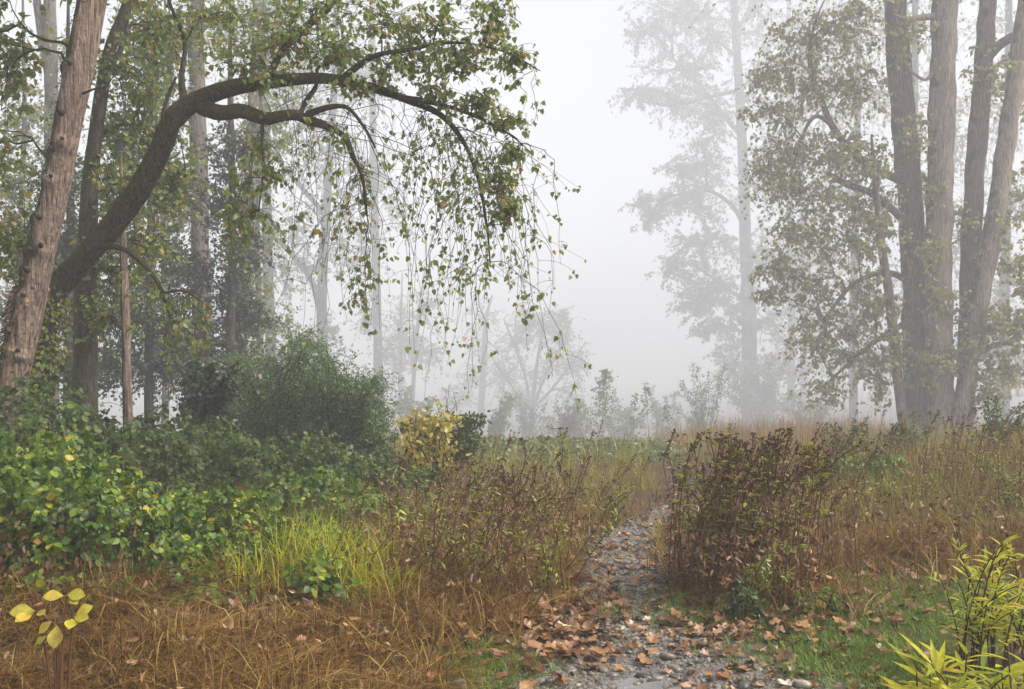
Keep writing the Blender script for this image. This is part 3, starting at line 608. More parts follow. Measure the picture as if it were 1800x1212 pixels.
# tall hazy tree with its crown thrown to the left
D = 72
simple_tree('tall_hazy_tree', 'tall fog-grey tree standing alone with tiers of foliage on its left side', [(1322, 715, D, 17), (1318, 640, D, 14), (1315, 540, D, 12), (1311, 440, D, 10.5), (1308, 330, D, 9.5), (1303, 230, D, 8.5), (1297, 120, D, 7.5), (1290, 0, D, 6), (1286, -140, D, 3)],
    [(1190, 30, D, 75, 45, 56), (1250, 60, D, 60, 55, 56), (1150, 60, D, 45, 35, 30), (1205, 130, D, 70, 40, 52), (1125, 165, D, 45, 22, 26), (1190, 185, D, 60, 35, 44), (1250, 200, D, 45, 50, 44), (1240, 280, D, 50, 35, 40), (1200, 300, D, 40, 25, 26),
     (1165, 355, D, 55, 25, 40), (1230, 350, D, 55, 40, 50), (1140, 385, D, 30, 22, 20), (1240, 430, D, 60, 38, 50), (1195, 470, D, 40, 30, 32), (1250, 500, D, 55, 38, 50), (1225, 540, D, 40, 30, 34), (1245, 575, D, 30, 22, 22), (1290, 560, D, 35, 45, 30), (1350, 560, D, 45, 55, 40), (1345, 440, D, 40, 60, 40), (1355, 300, D, 45, 70, 40), (1345, 140, D, 50, 70, 40), (1290, 640, D, 45, 45, 40), (1350, 650, D, 50, 40, 36), (1270, -60, D, 100, 60, 60), (1330, 20, D, 50, 60, 36)],
    M['bark_far'], M['leaf_far'], .20, 24, M['twig_far'], rings=50, sides=14, twig=.02, feeder=.12, droop=.2, spread=1.5,
    limbs=[[(1310, 400, D, 5), (1285, 360, D, 4), (1240, 335, D, 3), (1180, 345, D, 2)], [(1303, 240, D, 5), (1270, 200, D, 4), (1230, 150, D, 3), (1180, 100, D, 2)], [(1312, 530, D, 4), (1280, 510, D, 3), (1240, 480, D, 2)], [(1298, 160, D, 4), (1250, 170, D, 3), (1190, 185, D, 2), (1130, 180, D, 1)]])
for (lab, px, D, w, cl) in [('narrow fog-grey trunk right of the tall hazy tree', 1391, 84, 7, [(1390, 520, 50, 60), (1400, 420, 60, 60), (1380, 300, 60, 80), (1400, 180, 80, 80), (1400, 40, 90, 80), (1370, 640, 40, 40)]),
                            ('narrowest fog-grey trunk, second right of the tall hazy tree', 1412, 92, 6, [(1430, 560, 50, 50), (1440, 440, 60, 70), (1450, 300, 70, 80), (1460, 150, 90, 80), (1470, 20, 90, 80), (1440, 640, 45, 45)])]:
    simple_tree('foggy_tree', lab, [(px, 712, D, w), (px, 560, D, w * .9), (px - 2, 380, D, w * .8), (px - 4, 150, D, w * .6), (px, -80, D, w * .3)], [(a, b, D, c, d, 34) for a, b, c, d in cl], M['bark_far'], M['leaf_far'], .25, 8, M['twig_far'], rings=30, sides=10, twig=.024, feeder=.1)

# --- the cluster of big trunks
D = 41.0
simple_tree('big_cottonwood_tree', 'leftmost big trunk of the cluster, leafy boughs cascading to its left', [(1612, 760, D + .6, 24), (1610, 660, D + .6, 22), (1608, 520, D + .6, 21), (1602, 380, D + .6, 21), (1592, 250, D + .6, 21), (1580, 110, D + .6, 20), (1572, -20, D + .6, 18), (1560, -240, D + .6, 13), (1550, -450, D + .6, 6)],
    [(1420, 60, D, 80, 50, 70), (1500, 40, D, 80, 60, 76), (1360, 120, D, 45, 40, 40), (1420, 150, D, 70, 45, 64), (1360, 200, D, 50, 35, 44), (1500, 150, D, 60, 50, 60), (1400, 260, D, 75, 40, 66), (1350, 290, D, 40, 30, 34), (1480, 260, D, 60, 50, 60), (1380, 330, D, 60, 35, 56), (1450, 350, D, 70, 45, 64), (1410, 420, D, 60, 50, 60), (1490, 420, D, 60, 60, 60), (1370, 480, D, 45, 30, 36), (1360, 515, D, 35, 22, 24), (1430, 500, D, 55, 40, 50), (1450, 570, D, 55, 45, 54), (1420, 600, D, 35, 40, 36), (1490, 620, D, 60, 40, 46), (1450, 680, D, 45, 28, 32), (1530, 540, D, 55, 60, 46), (1540, 340, D, 55, 70, 46), (1545, 660, D, 45, 50, 36), (1480, -80, D, 170, 80, 80)],
    M['bark_right'], M['leaf_right'], .155, 9, rings=90, sides=26, ridges=.02, twig=.008, feeder=.032, droop=.5, hang=.7, far=False, spread=1.5,
    limbs=[[(1592, 320, D + .4, 9), (1545, 300, D + .2, 7), (1500, 270, D, 6), (1465, 225, D, 6), (1445, 180, D, 5.5), (1425, 120, D, 4.5), (1428, 60, D, 3), (1440, 20, D, 2)], [(1500, 265, D, 4), (1440, 205, D - .2, 3.5), (1410, 240, D - .3, 3), (1395, 290, D - .3, 2)], [(1600, 400, D + .3, 8), (1540, 345, D, 6), (1490, 325, D, 6), (1455, 305, D, 4)], [(1606, 500, D + .3, 7), (1560, 480, D, 5), (1500, 500, D - .2, 4), (1450, 560, D - .3, 2.5)], [(1606, 560, D + .3, 6), (1540, 600, D, 4), (1480, 650, D - .2, 2.5), (1440, 690, D - .2, 1.5)]])
simple_tree('slim_tree', 'slim dark trunk leaning against the left side of the trunk cluster', [(1592, 770, D - .6, 10), (1582, 700, D - .6, 9), (1572, 600, D - .6, 8.5), (1560, 500, D - .6, 8), (1548, 420, D - .6, 6.5), (1540, 330, D - .6, 5), (1532, 240, D - .6, 2)],
    [(1540, 400, D - .7, 50, 60, 40), (1530, 520, D - .8, 40, 60, 36), (1570, 620, D - .8, 35, 60, 30), (1520, 280, D - .6, 50, 50, 34)], M['bark_right'], M['leaf_right'], .175, 8, rings=50, sides=14, hang=.7, far=False)
simple_tree('big_cottonwood_tree', 'thickest straight trunk in the middle of the cluster, pale along one edge', [(1655, 775, D - .4, 20), (1653, 700, D - .4, 22), (1650, 600, D - .4, 23), (1650, 470, D - .4, 22), (1652, 330, D - .4, 22), (1656, 180, D - .4, 21.5), (1660, 40, D - .4, 21), (1663, -120, D - .4, 18), (1668, -380, D - .4, 9)],
    [(1660, 520, D - 1, 40, 60, 26), (1640, 640, D - 1, 45, 50, 26), (1690, 620, D - 1, 30, 40, 18), (1650, 330, D - .9, 40, 50, 14), (1630, 440, D - 1, 35, 60, 22), (1610, 240, D - .8, 40, 60, 20), (1600, 60, D - .8, 50, 60, 26), (1660, -160, D, 170, 80, 70)], M['bark_lit'], M['leaf_right'], .175, 8, rings=110, sides=40, ridges=.022, hang=.7, far=False, feeder=.02,
    limbs=[[(1640, 30, D - .6, 6), (1615, 32, D - .7, 5), (1590, 34, D - .8, 4), (1570, 26, D - .8, 2)], [(1640, 130, D - .6, 4), (1625, 140, D - .8, 3), (1605, 128, D - .8, 2.4), (1590, 110, D - .8, 1.4)]])
simple_tree('big_cottonwood_tree', 'forked trunk second from the right edge in the cluster, a bough reaching right', [(1694, 770, D, 15), (1698, 700, D, 16), (1702, 600, D, 17), (1706, 460, D, 17), (1714, 300, D, 16.5), (1724, 180, D, 16), (1732, 70, D, 15), (1738, -40, D, 14), (1745, -260, D, 9)],
    [(1710, 560, D - .8, 40, 60, 30), (1740, 120, D - .6, 60, 60, 30), (1700, 640, D - .8, 35, 40, 22), (1700, 380, D - .6, 30, 40, 16), (1745, -180, D, 170, 80, 70), (1790, 160, D, 40, 60, 24)], M['bark_right'], M['leaf_right'], .175, 8, rings=90, sides=26, ridges=.02, hang=.7, far=False, feeder=.02,
    limbs=[[(1728, 110, D, 9), (1748, 88, D - .1, 9), (1775, 68, D - .2, 8), (1810, 52, D - .3, 7), (1860, 30, D - .4, 4)]])
simple_tree('big_cottonwood_tree', 'rightmost leaning trunk of the cluster, pale low down', [(1682, 770, D - .8, 12), (1688, 720, D - .8, 13), (1708, 610, D - .8, 15), (1728, 500, D - .8, 16), (1748, 390, D - .8, 16), (1766, 270, D - .8, 15.5), (1782, 160, D - .8, 15), (1800, 30, D - .8, 14), (1825, -140, D - .8, 10), (1850, -330, D - .8, 5)],
    [(1760, 400, D - 1, 45, 60, 24), (1790, 480, D - .6, 50, 60, 46), (1780, 570, D - .6, 60, 50, 46), (1770, 650, D - .6, 60, 50, 46), (1740, 570, D - 1.2, 35, 40, 22), (1810, 340, D - .6, 50, 70, 40), (1840, 560, D - .8, 60, 120, 60), (1730, 690, D - 1, 40, 40, 26), (1840, -120, D, 150, 80, 60)], M['bark_lit'], M['leaf_right'], .175, 8, rings=90, sides=26, ridges=.02, hang=.7, far=False, feeder=.022,
    limbs=[[(1720, 625, D - .8, 5), (1745, 608, D - 1, 4.5), (1775, 600, D - 1.1, 4), (1810, 570, D - 1.2, 2.5)]])
for (lab, px, D2, w, cl) in [('pale ghost trunk seen through the gap between the forked and leaning trunks', 1765, 46, 10, [(1760, 500, 70, 90), (1790, 350, 80, 90), (1770, 200, 90, 90), (1780, 60, 100, 90), (1740, 620, 60, 60), (1800, 640, 60, 60)]),
                             ('ghost tree whose foliage hangs behind the cascading boughs', 1500, 52, 8, [(1500, 560, 80, 80), (1460, 460, 80, 80), (1500, 340, 90, 90), (1470, 200, 100, 90), (1500, 60, 110, 90), (1530, 640, 60, 50), (1420, 90, 80, 80)]),
                             ('ghost tree behind the leftmost big trunk of the cluster', 1600, 44, 9, [(1600, 500, 70, 90), (1620, 340, 80, 90), (1590, 180, 90, 90), (1610, 40, 100, 90), (1620, 630, 60, 60), (1690, 420, 60, 90), (1690, 240, 60, 90)])]:
    simple_tree('ghost_tree', lab, [(px, 742, D2, w), (px, 560, D2, w * .9), (px + 4, 380, D2, w * .8), (px + 8, 150, D2, w * .7), (px + 10, -150, D2, w * .3)], [(a, b, D2, c, d, 44) for a, b, c, d in cl], M['bark_far'], M['leaf_right'], .17, 8, M['twig_far'], rings=30, sides=10, twig=.014, feeder=.06)

# ------------------------------------------------------------------ shrubs and saplings
def shrub(name, label, px, D, stems, leafm, leaf, per, shape, n, cat='shrub', stemm=None, twig=.003, droop=.15, hang=.2, spread=1.0, group=None, kk=6):
    """stems: (tip px, tip py, bow) rising from one foot; n twigs along each stem"""
    bx, by = (px - CX) / FOC * D, D
    root = tree_root(name, label, (bx, by), cat, group); o = np.array(root.location)
    m = MB(); C = Crown()
    for (tx, ty, dd) in stems:
        e = W(tx, ty, D + dd); s = o + np.array([rng.normal(0, .12), rng.normal(0, .12), -.03]); ln = np.linalg.norm(e - s)
        c = s + (e - s) * .45 + np.array([0, 0, .22 * ln]) + rnd(1)[0] * .05 * ln
        P = bez(s[None], c[None], e[None], 16); P[:, 1:] += np.cumsum(rnd(15)[None] * .008 * ln, 1)
        tubes(m, P, np.linspace(.012 + .004 * ln, twig, 16)[None], 5)
        u = rng.uniform(.18, 1, n); st = P[0][(u * 15).astype(int)]; tl = (.10 + .22 * ln) * rng.uniform(.4, 1.1, n) * (1.15 - .6 * u) * spread
        d = unit(unit(P[0][-1] - P[0][8])[None] * .8 + rnd(n) * .75 + np.array([0, 0, .15]))
        e2 = st + d * tl[:, None] - np.array([0, 0, 1]) * droop * tl[:, None]
        T = bez(st, (st + e2) / 2 + np.array([0, 0, 1]) * .15 * tl[:, None], e2, kk)
        tubes(C.tw, T, np.linspace(twig, twig * .4, kk)[None].repeat(n, 0), 3)
        C.leaves_on(T, per, leaf, shape, hang, .12)
    tag(link('stems', m.mesh('stems', o), stemm or M['twig'], root), kind='stuff')
    C.build(root, leafm, stemm or M['twig'], crown='foliage')
    return root

def crest(px): return np.interp(px, [370, 400, 440, 480, 510, 550, 590, 630, 665, 700], [690, 640, 605, 585, 578, 600, 612, 640, 670, 740])
st = [(p_, crest(p_) + rng.uniform(0, 1) ** 1.7 * 190, rng.uniform(-1.0, .8)) for p_ in rng.uniform(370, 565, 58)]
shrub('broom_shrub', 'feathery dark green shrub, the taller crest below the ivy-clad grey trunk', 475, 15.5, st, M['leaf_broom'], .048, 20, NEED, 40, spread=1.7, twig=.0022, droop=.35)
st = [(p_, crest(p_) + rng.uniform(0, 1) ** 1.7 * 170, rng.uniform(-.9, .7)) for p_ in rng.uniform(520, 705, 56)]
shrub('broom_shrub', 'feathery dark green shrub, the lower lobe beside the yellow shrub', 610, 15.0, st, M['leaf_broom'], .048, 20, NEED, 40, spread=1.7, twig=.0022, droop=.35)
st = [(rng.uniform(290, 420), rng.uniform(640, 750), rng.uniform(-.4, .6)) for _ in range(14)]
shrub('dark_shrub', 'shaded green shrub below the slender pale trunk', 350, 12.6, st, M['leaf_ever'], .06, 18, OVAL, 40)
st = [(rng.uniform(690, 815), rng.uniform(715, 790), rng.uniform(-.4, .4)) for _ in range(16)] + [(750, 712, 0), (780, 722, 0), (715, 735, 0)]
shrub('yellow_shrub', 'bright yellow leaved shrub next to the dark green shrub', 752, 12.9, st, M['leaf_yellow'], .065, 6, OVAL, 12, twig=.002, spread=1.0)
st = [(rng.uniform(690, 830), rng.uniform(740, 800), rng.uniform(-.3, .5)) for _ in range(16)]
shrub('bramble_mound', 'green mound behind the bright yellow shrub', 780, 14.6, [(a + 20, b - 12, c) for a, b, c in st], M['leaf_bramble_shaded'], .065, 12, OVAL, 26)
shrub('bare_shrub', 'leafless twiggy shrub behind the yellow shrub', 790, 26, [(780, 680, 0), (800, 685, .2), (765, 700, 0), (815, 700, .3), (790, 670, .1)], M['leaf_far'], .05, 1, OVAL, 14, spread=1.2)
shrub('red_shrub', 'dull reddish shrub faint in the fog under the fan-shaped tree', 990, 80, [(rng.uniform(960, 1020), rng.uniform(722, 755), 0) for _ in range(10)], leaf_mat('dull red leaf', [(0, (.16, .05, .05)), (1, (.26, .10, .08))]), .22, 9, OVAL, 16)
def sapling(name, label, px, D, top, halfw, n, leafm, leaf, per=8, group=None, cat='sapling'):
    bx = (px - CX) / FOC * D; root = tree_root(name, label, (bx, D), cat, group); o = np.array(root.location); m = MB(); C = Crown()
    e = W(px + rng.normal(0, 5), top, D); P = spline(np.vstack([o - [0, 0, .05], (o + e) / 2 + rnd(1)[0] * .04, e]), 16)
    tubes(m, P[None], np.linspace(.018, .003, 16)[None], 5); link('stem', m.mesh('stem', o), M['twig'], root)
    u = rng.uniform(.1, 1, n) ** .8; st = P[(u * 15).astype(int)]; L = halfw * D / FOC * (1.12 - u) * rng.uniform(.4, 1.15, n)
    a = rng.uniform(0, 2 * PI, n); e2 = st + np.stack([np.cos(a), np.sin(a), rng.uniform(.2, .7, n)], -1) * L[:, None]
    T = bez(st, (st + e2) / 2 + np.array([0, 0, -.08]) * L[:, None], e2, 5); tubes(C.tw, T, np.linspace(.004, .0015, 5)[None].repeat(n, 0), 3); C.leaves_on(T, per, leaf, OVAL, .3, .2)
    C.build(root, leafm, M['twig'], crown='foliage'); return root
for (lab, px, D, x0, x1, y0, y1, n) in [('misty grey bush right behind the bright yellow shrub', 860, 40, 820, 905, 690, 745, 12), ('misty grey bush under the fan-shaped tree stems', 930, 52, 890, 990, 690, 740, 12), ('misty grey bush left behind the pointed young tree', 1010, 44, 975, 1045, 700, 745, 10), ('misty grey bush between the pointed young tree and the saplings', 1090, 50, 1060, 1130, 690, 740, 10), ('misty grey bush behind the tallest sapling', 1160, 56, 1130, 1200, 670, 735, 10), ('misty grey bush far behind the feathery shrub', 720, 44, 680, 770, 680, 745, 12), ('misty bush beyond the tan meadow grass', 1420, 48, 1370, 1480, 690, 740, 12)]:
    D *= 2.0; shrub('misty_bush', lab, px, D, [(rng.uniform(x0, x1), rng.uniform(y0, y1), rng.uniform(-1.5, 1.5)) for _ in range(n)], M['leaf_fogged'], .27, 7, OVAL, 20, twig=.01)
sapling('young_tree', 'pointed young tree standing alone in the fog at the end of the clearing', 1056, 62, 645, 58, 130, M['leaf_fogged'], .15, 9)
sapling('sapling', 'thin sapling with small leaves, first right of the pointed young tree', 1108, 55, 690, 26, 26, M['leaf_fogged'], .14, 6)
sapling('sapling', 'tallest of the thin saplings right of the pointed young tree', 1142, 56, 668, 30, 34, M['leaf_fogged'], .14, 6)
sapling('sapling', 'shortest thin sapling beside the pale foggy bush', 1172, 54, 712, 26, 24, M['leaf_fogged'], .14, 6)
st = [(rng.uniform(1190, 1300), rng.uniform(640, 740), rng.uniform(-.8, .8)) for _ in range(18)]
shrub('pale_bush', 'pale green airy bush in the fog at the foot of the tall hazy tree', 1240, 74, st, M['leaf_fogged'], .15, 6, OVAL, 24, spread=.8)
st = [(rng.uniform(1270, 1420), rng.uniform(620, 700), rng.uniform(-1, 1)) for _ in range(14)]
shrub('hazy_bush', 'grey foggy thicket round the trunk of the tall hazy tree', 1345, 140, st, M['leaf_far'], .42, 10, OVAL, 34)
for (lab, px, D, x0, x1, y0, y1, n) in [('low green bush left of the trunk cluster', 1490, 15.5, 1440, 1560, 745, 810, 14), ('green sprawling bush at the foot of the trunk cluster', 1590, 17.5, 1540, 1640, 735, 780, 12), ('leafy undergrowth bush right of the cluster feet', 1760, 18, 1720, 1830, 690, 760, 16), ('yellow-green weed bush in front of the rightmost trunk', 1740, 13.6, 1680, 1800, 800, 850, 12)]:
    st = [(rng.uniform(x0, x1), rng.uniform(y0, y1), rng.uniform(-.5, .5)) for _ in range(n)]
    shrub('leafy_bush', lab, px, D, st, M['leaf_lime'] if 'weed' in lab else M['leaf_bramble_shaded'], .055, 7, OVAL, 12)

# ------------------------------------------------------------------ brambles
CL = []                                                      # compound leaf variants: three toothed leaflets
for v in range(4):
    mb = MB()
    for (ang, s) in ((0, 1), (1.15, .85), (-1.15, .85)):
        d = np.array([[math.cos(ang), math.sin(ang), rng.uniform(-.35, 0)]])
        leaves(mb, d * .12, d, np.array([[rng.normal(0, .2), rng.normal(0, .2), 1.]]), s, np.array(OVAL) * [1, 1.25, 1.5])
    CL.append(np.concatenate(mb.V))
CLM = [mesh_np('leaf', c, [(np.arange(3)[:, None, None] * 6 + LQ[None]).reshape(-1, 4)]) for c in CL]
def rot_frames(d, n):
    d = unit(d); n = unit(n - (n * d).sum(-1, keepdims=True) * d); return np.stack([d, np.cross(n, d), n], -1)
def thicket(label, px, D, rx, ry, h, n, leaf, leafm, parts=0, canes=20, dead=0, group=None, name='bramble_thicket', seed=0.):
    bx = (px - CX) / FOC * D; root = tree_root(name, label, (bx, D), 'bramble', group); o = np.array(root.location)
    def top(x, y):
        r2 = ((x - bx) / rx) ** 2 + ((y - D) / ry) ** 2
        return h * np.sqrt(np.clip(1 - r2, 0, 1)) ** .8 * (.74 + .48 * sines(x * 2.6, y * 2.6, seed) + .16 * sines(x * 9, y * 9, seed + 2)) + gz(x, y)
    a = rng.uniform(0, 2 * PI, n); r = np.sqrt(rng.uniform(0, 1, n)) * (1 + .34 * np.sin(a * 5 + seed) * np.sin(a * 3 + 2 * seed) + .16 * np.sin(a * 11 + seed))
    x = bx + rx * r * np.cos(a); y = D + ry * r * np.sin(a); g = gz(x, y); t = top(x, y)
    z = g + np.maximum(t - g, .06) * (1 - .7 * rng.uniform(0, 1, n) ** 2.2) + rng.normal(0, .045, n) * (h / .9)
    rad = np.c_[(x - bx) / rx, (y - D) / ry, np.full(n, .55)]
    nr = unit(rad) + rnd(n) * .5; d = unit(rnd(n) * .6 + np.c_[rad[:, :2] * .7, np.full(n, -.35)])
    fr = rot_frames(d, nr); sz = leaf * rng.uniform(.4, 1.45, n); pos = np.c_[x, y, z]
    vi = rng.integers(0, 4, n)
    own = np.zeros(n, bool)
    if parts:                                                # the leaves that show largest are parts of their own
        own[np.argsort(y - .9 * (z - g) + rng.normal(0, .25, n))[:parts]] = True
    mb = MB()
    for v in range(4):
        s = (vi == v) & ~own
        if not s.any(): continue
        V = pos[s][:, None] + sz[s][:, None, None] * np.einsum('nij,kj->nki', fr[s], CL[v])
        mb.add(V, (np.arange(s.sum() * 3)[:, None, None] * 6 + LQ[None]).reshape(-1, 4))
    tag(link('foliage', mb.mesh('foliage', o), leafm, root), kind='stuff')
    from mathutils import Matrix
    for k in np.nonzero(own)[0]:
        ob = link('leaf', CLM[vi[k]], leafm, root); Mx = Matrix(fr[k].tolist()) * float(sz[k])
        ob.matrix_local = Matrix.Translation((pos[k] - o).tolist()) @ Mx.to_4x4()
    # arching canes
    cm = MB(); k = canes; a = rng.uniform(0, 2 * PI, k); s = np.c_[bx + rx * .5 * rng.normal(0, .6, k), D + ry * .5 * rng.normal(0, .6, k)]; s = np.c_[s, gz(s[:, 0], s[:, 1]) - .02]
    e = np.c_[bx + rx * .95 * np.cos(a), D + ry * .95 * np.sin(a)]; e = np.c_[e, gz(e[:, 0], e[:, 1]) + rng.uniform(.05, .5, k) * h]
    m = (s + e) / 2; m[:, 2] += h * rng.uniform(.5, 1.25, k)
    tubes(cm, bez(s, m, e, 12), np.linspace(.0045, .0015, 12)[None].repeat(k, 0), 4); tag(link('canes', cm.mesh('canes', o), M['cane'], root), kind='stuff')
    if dead:                                                 # withered leaves hanging under the green shell
        mb = MB(); a = rng.normal(-PI / 2, .9, dead); r = np.sqrt(rng.uniform(.35, 1.35, dead)); x = bx + rx * r * np.cos(a); y = D + ry * r * np.sin(a); g = gz(x, y)
        z = g + np.maximum(top(x, y) - g, .12) * rng.uniform(.05, .75, dead)
        leaves(mb, np.c_[x, y, z], rnd(dead) * .4 + np.array([0, 0, -1]), rnd(dead), .06 * rng.uniform(.5, 1.2, dead), LANCE * [1, 2.4, 1]); tag(link('withered_leaves', mb.mesh('withered_leaves', o), M['leaf_dead'], root), kind='stuff')
    return root
B = thicket
B('glossy green bramble thicket nearest the lower left corner, arching canes above', 40, 6.6, 1.05, .95, 1.02, 2900, .05, M['leaf_bramble'], 160, 26, 1500, seed=1)
B('bright yellow-green bramble thicket right of the nearest one', 290, 7.3, 1.0, 1.0, .66, 2400, .05, M['leaf_bramble'], 140, 22, 1300, seed=2)
B('bramble spilling over the brown grass, right end of the bright thickets', 490, 7.9, .8, .95, .30, 1100, .048, M['leaf_bramble'], 60, 14, 700, seed=3)
B('dark bramble thicket at the foot of the leaning pale trunk', 60, 9.6, 1.3, .8, 1.32, 1900, .056, M['leaf_bramble_shaded'], 0, 18, 300, seed=4)
B('dark brown-edged bramble hump between the ivy foot and the slender trunk', 225, 9.9, .75, .8, 1.28, 1300, .055, M['leaf_bramble_shaded'], 0, 16, 420, seed=5)
B('shaded low bramble mat in front of the dark green shrub', 420, 11.4, 1.5, 1.3, .72, 2700, .055, M['leaf_bramble_shaded'], 0, 16, 0, seed=6)
B('bramble mat running up to the yellow shrub', 600, 12.3, 1.4, 1.2, .52, 2200, .055, M['leaf_bramble_shaded'], 0, 12, 0, seed=7)
B('low yellowing bramble patch behind the bright thickets', 520, 9.8, 1.2, .9, .42, 1500, .052, M['leaf_bramble'], 0, 10, 0, seed=8)
B('foggy bramble mat left of the pointed young tree', 900, 22, 2.2, 4.0, .36, 3600, .085, M['leaf_fogged'], 0, 10, 0, seed=9)
B('foggy bramble mat spreading round the pointed young tree', 1040, 25, 2.2, 6, .34, 4200, .09, M['leaf_fogged'], 0, 10, 0, seed=10)
B('foggy bramble mat under the thin saplings', 1130, 21, 1.2, 3, .26, 2000, .065, M['leaf_fogged'], 0, 8, 0, seed=11)
B('trailing bramble sprigs below the bright thicket, over brown grass', 330, 6.3, .55, .35, .30, 130, .055, M['leaf_bramble'], 60, 6, 160, seed=14)
B('bramble sprigs hanging over brown grass under the nearest thicket', 120, 5.9, .6, .3, .26, 120, .055, M['leaf_bramble'], 60, 6, 200, seed=17)
B('bramble sprigs creeping toward the yellow grass tufts', 520, 7.2, .5, .4, .28, 120, .052, M['leaf_bramble'], 50, 5, 40, seed=15)
B('dark bramble hump filling the gap beside the feathery shrub', 330, 11.4, .9, .8, 1.0, 1500, .055, M['leaf_bramble_shaded'], 0, 10, 60, seed=16)
B('small fresh bramble sprig with yellow leaves in the brown grass', 570, 6.5, .30, .28, .34, 90, .06, M['leaf_bramble'], 60, 5, 0, seed=12)
B('trailing bramble in the tall weeds right of the cluster', 1500, 12.6, .7, .7, .62, 500, .06, M['leaf_bramble'], 0, 8, 0, seed=13)

# ------------------------------------------------------------------ grasses (uncountable)
def blades(mb, x, y, h, w, lean, curl=.5, zoff=0., ang=None):
    n = len(x); a = rng.uniform(0, 2 * PI, n) if ang is None else ang; d = np.stack([np.cos(a), np.sin(a), 0 * a], -1); s = np.stack([-np.sin(a + rng.normal(0, .8, n)), np.cos(a), 0 * a], -1); s = unit(s)
    b = np.c_[x, y, gz(x, y) - .01 + zoff]; ln = np.abs(rng.normal(lean, lean * .6, n))[:, None]; h = h[:, None]
    t = np.array([0, .38, .72, 1.0]); wv = np.array([1, .85, .55, .12])
    pts = b[:, None] + d[:, None] * (ln * h)[:, None] * (t ** 1.6)[None, :, None] + np.array([0, 0, 1.]) * h[:, None] * (t - curl * ln[:, 0].clip(0, 1.3)[:, None] * t ** 3 * .55)[..., None]
    off = s[:, None] * (w[:, None, None] * wv[None, :, None]) * .5
    V = np.stack([pts - off, pts + off], 2).reshape(-1, 3)
    i = np.arange(n)[:, None] * 8 + np.arange(3)[None] * 2
    mb.add(V, np.stack([i, i + 1, i + 3, i + 2], -1).reshape(-1, 4))
def scatter(n, x0, x1, y0, y1, keep):
    """even in picture rather than on the ground: x range given in photo pixels"""
    y = np.exp(rng.uniform(math.log(y0), math.log(y1), n)); px = rng.uniform(x0, x1, n); x = (px - CX) / FOC * y
    k = keep(x, y) > rng.uniform(0, 1, n); return x[k], y[k]
def tufty(x, y, s, f=2.6): return np.clip(.55 + .9 * sines(x * f, y * f, s), .03, 1)
offpath = lambda x, y: (path_d(x, y) > 1.05) * 1.0
turfzone = lambda x, y: np.maximum.reduce([np.exp(-((x - 2.55) / .95) ** 2 - ((y - 6.9) / .9) ** 2), np.exp(-((x - 1.25) / .55) ** 2 - ((y - 6.7) / .55) ** 2), np.exp(-((x + .1) / .35) ** 2 - ((y - 5.5) / .5) ** 2), np.exp(-((x - 5.0) / 1.0) ** 2 - ((y - 9.6) / .9) ** 2), np.exp(-((x - 1.9) / .7) ** 2 - ((y - 5.6) / .6) ** 2) * .7])
def grass(name, mat, sets):
    mb = MB()
    for x, y, h, w, lean, curl in sets:                       # every seed point is a tuft of a few blades fanning out
        m = 5; n = len(x) // m + 1; x = x[:n]; y = y[:n]; a = rng.uniform(0, 2 * PI, (n, m)); r = np.abs(rng.normal(0, .022, (n, m))) * (y[:, None] / 8)
        X = x[:, None] + r * np.cos(a); Y = y[:, None] + r * np.sin(a); hh = np.repeat(h[:n, None], m, 1) * rng.uniform(.45, 1.15, (n, m)); ww = w[:n, None] * rng.uniform(.7, 1.3, (n, m))
        blades(mb, X.ravel(), Y.ravel(), hh.ravel(), ww.ravel(), lean, curl, ang=(a + rng.normal(0, .5, (n, m))).ravel())
    tag(link(name, mb.mesh(name), mat), kind='stuff')
S = []
k = lambda x, y: (path_d(x, y) > 1.0 + .35 * sines(x * 4, y * 4, 2.)) * (x < .45) * tufty(x, y, 1.) * (1 - .95 * turfzone(x, y))
x, y = scatter(85000, -150, 1060, 3.9, 8.2, k); S.append((x, y, rng.uniform(.08, .36, len(x)) * (.6 + .7 * tufty(x, y, 4, 1.7)), rng.uniform(.003, .008, len(x)), 1.5, .9))
k = lambda x, y: (path_d(x, y) > 1.15 + .5 * sines(x * 3, y * 3, 2.)) * tufty(x, y, 2., 3.3) * (1 - .97 * turfzone(x, y)) * np.clip((y - 6.2) / 1.5, .08, 1)
x, y = scatter(30000, -100, 1900, 6.0, 17, k); S.append((x, y, rng.uniform(.10, .42, len(x)) * np.where((x < -.6) & (y < 9), .5, 1) * (.45 + .8 * tufty(x, y, 8., 2.1)), rng.uniform(.003, .008, len(x)), .9, .8))
k = lambda x, y: (x > 2.6 + (9 - y).clip(0, 9) * .9) * (x > .27 * y + rng.normal(0, .5, len(x))) * (path_d(x, y) > 1.4) * tufty(x, y, 3., 3.) * (1 - .97 * turfzone(x, y))
x, y = scatter(30000, 1180, 1950, 8.8, 17, k); S.append((x, y, rng.uniform(.2, .85, len(x)) * np.clip((y - 8.4) / 4.5, .2, 1) * (.4 + .8 * tufty(x, y, 9., 2.4)), rng.uniform(.003, .008, len(x)), .45, .6))
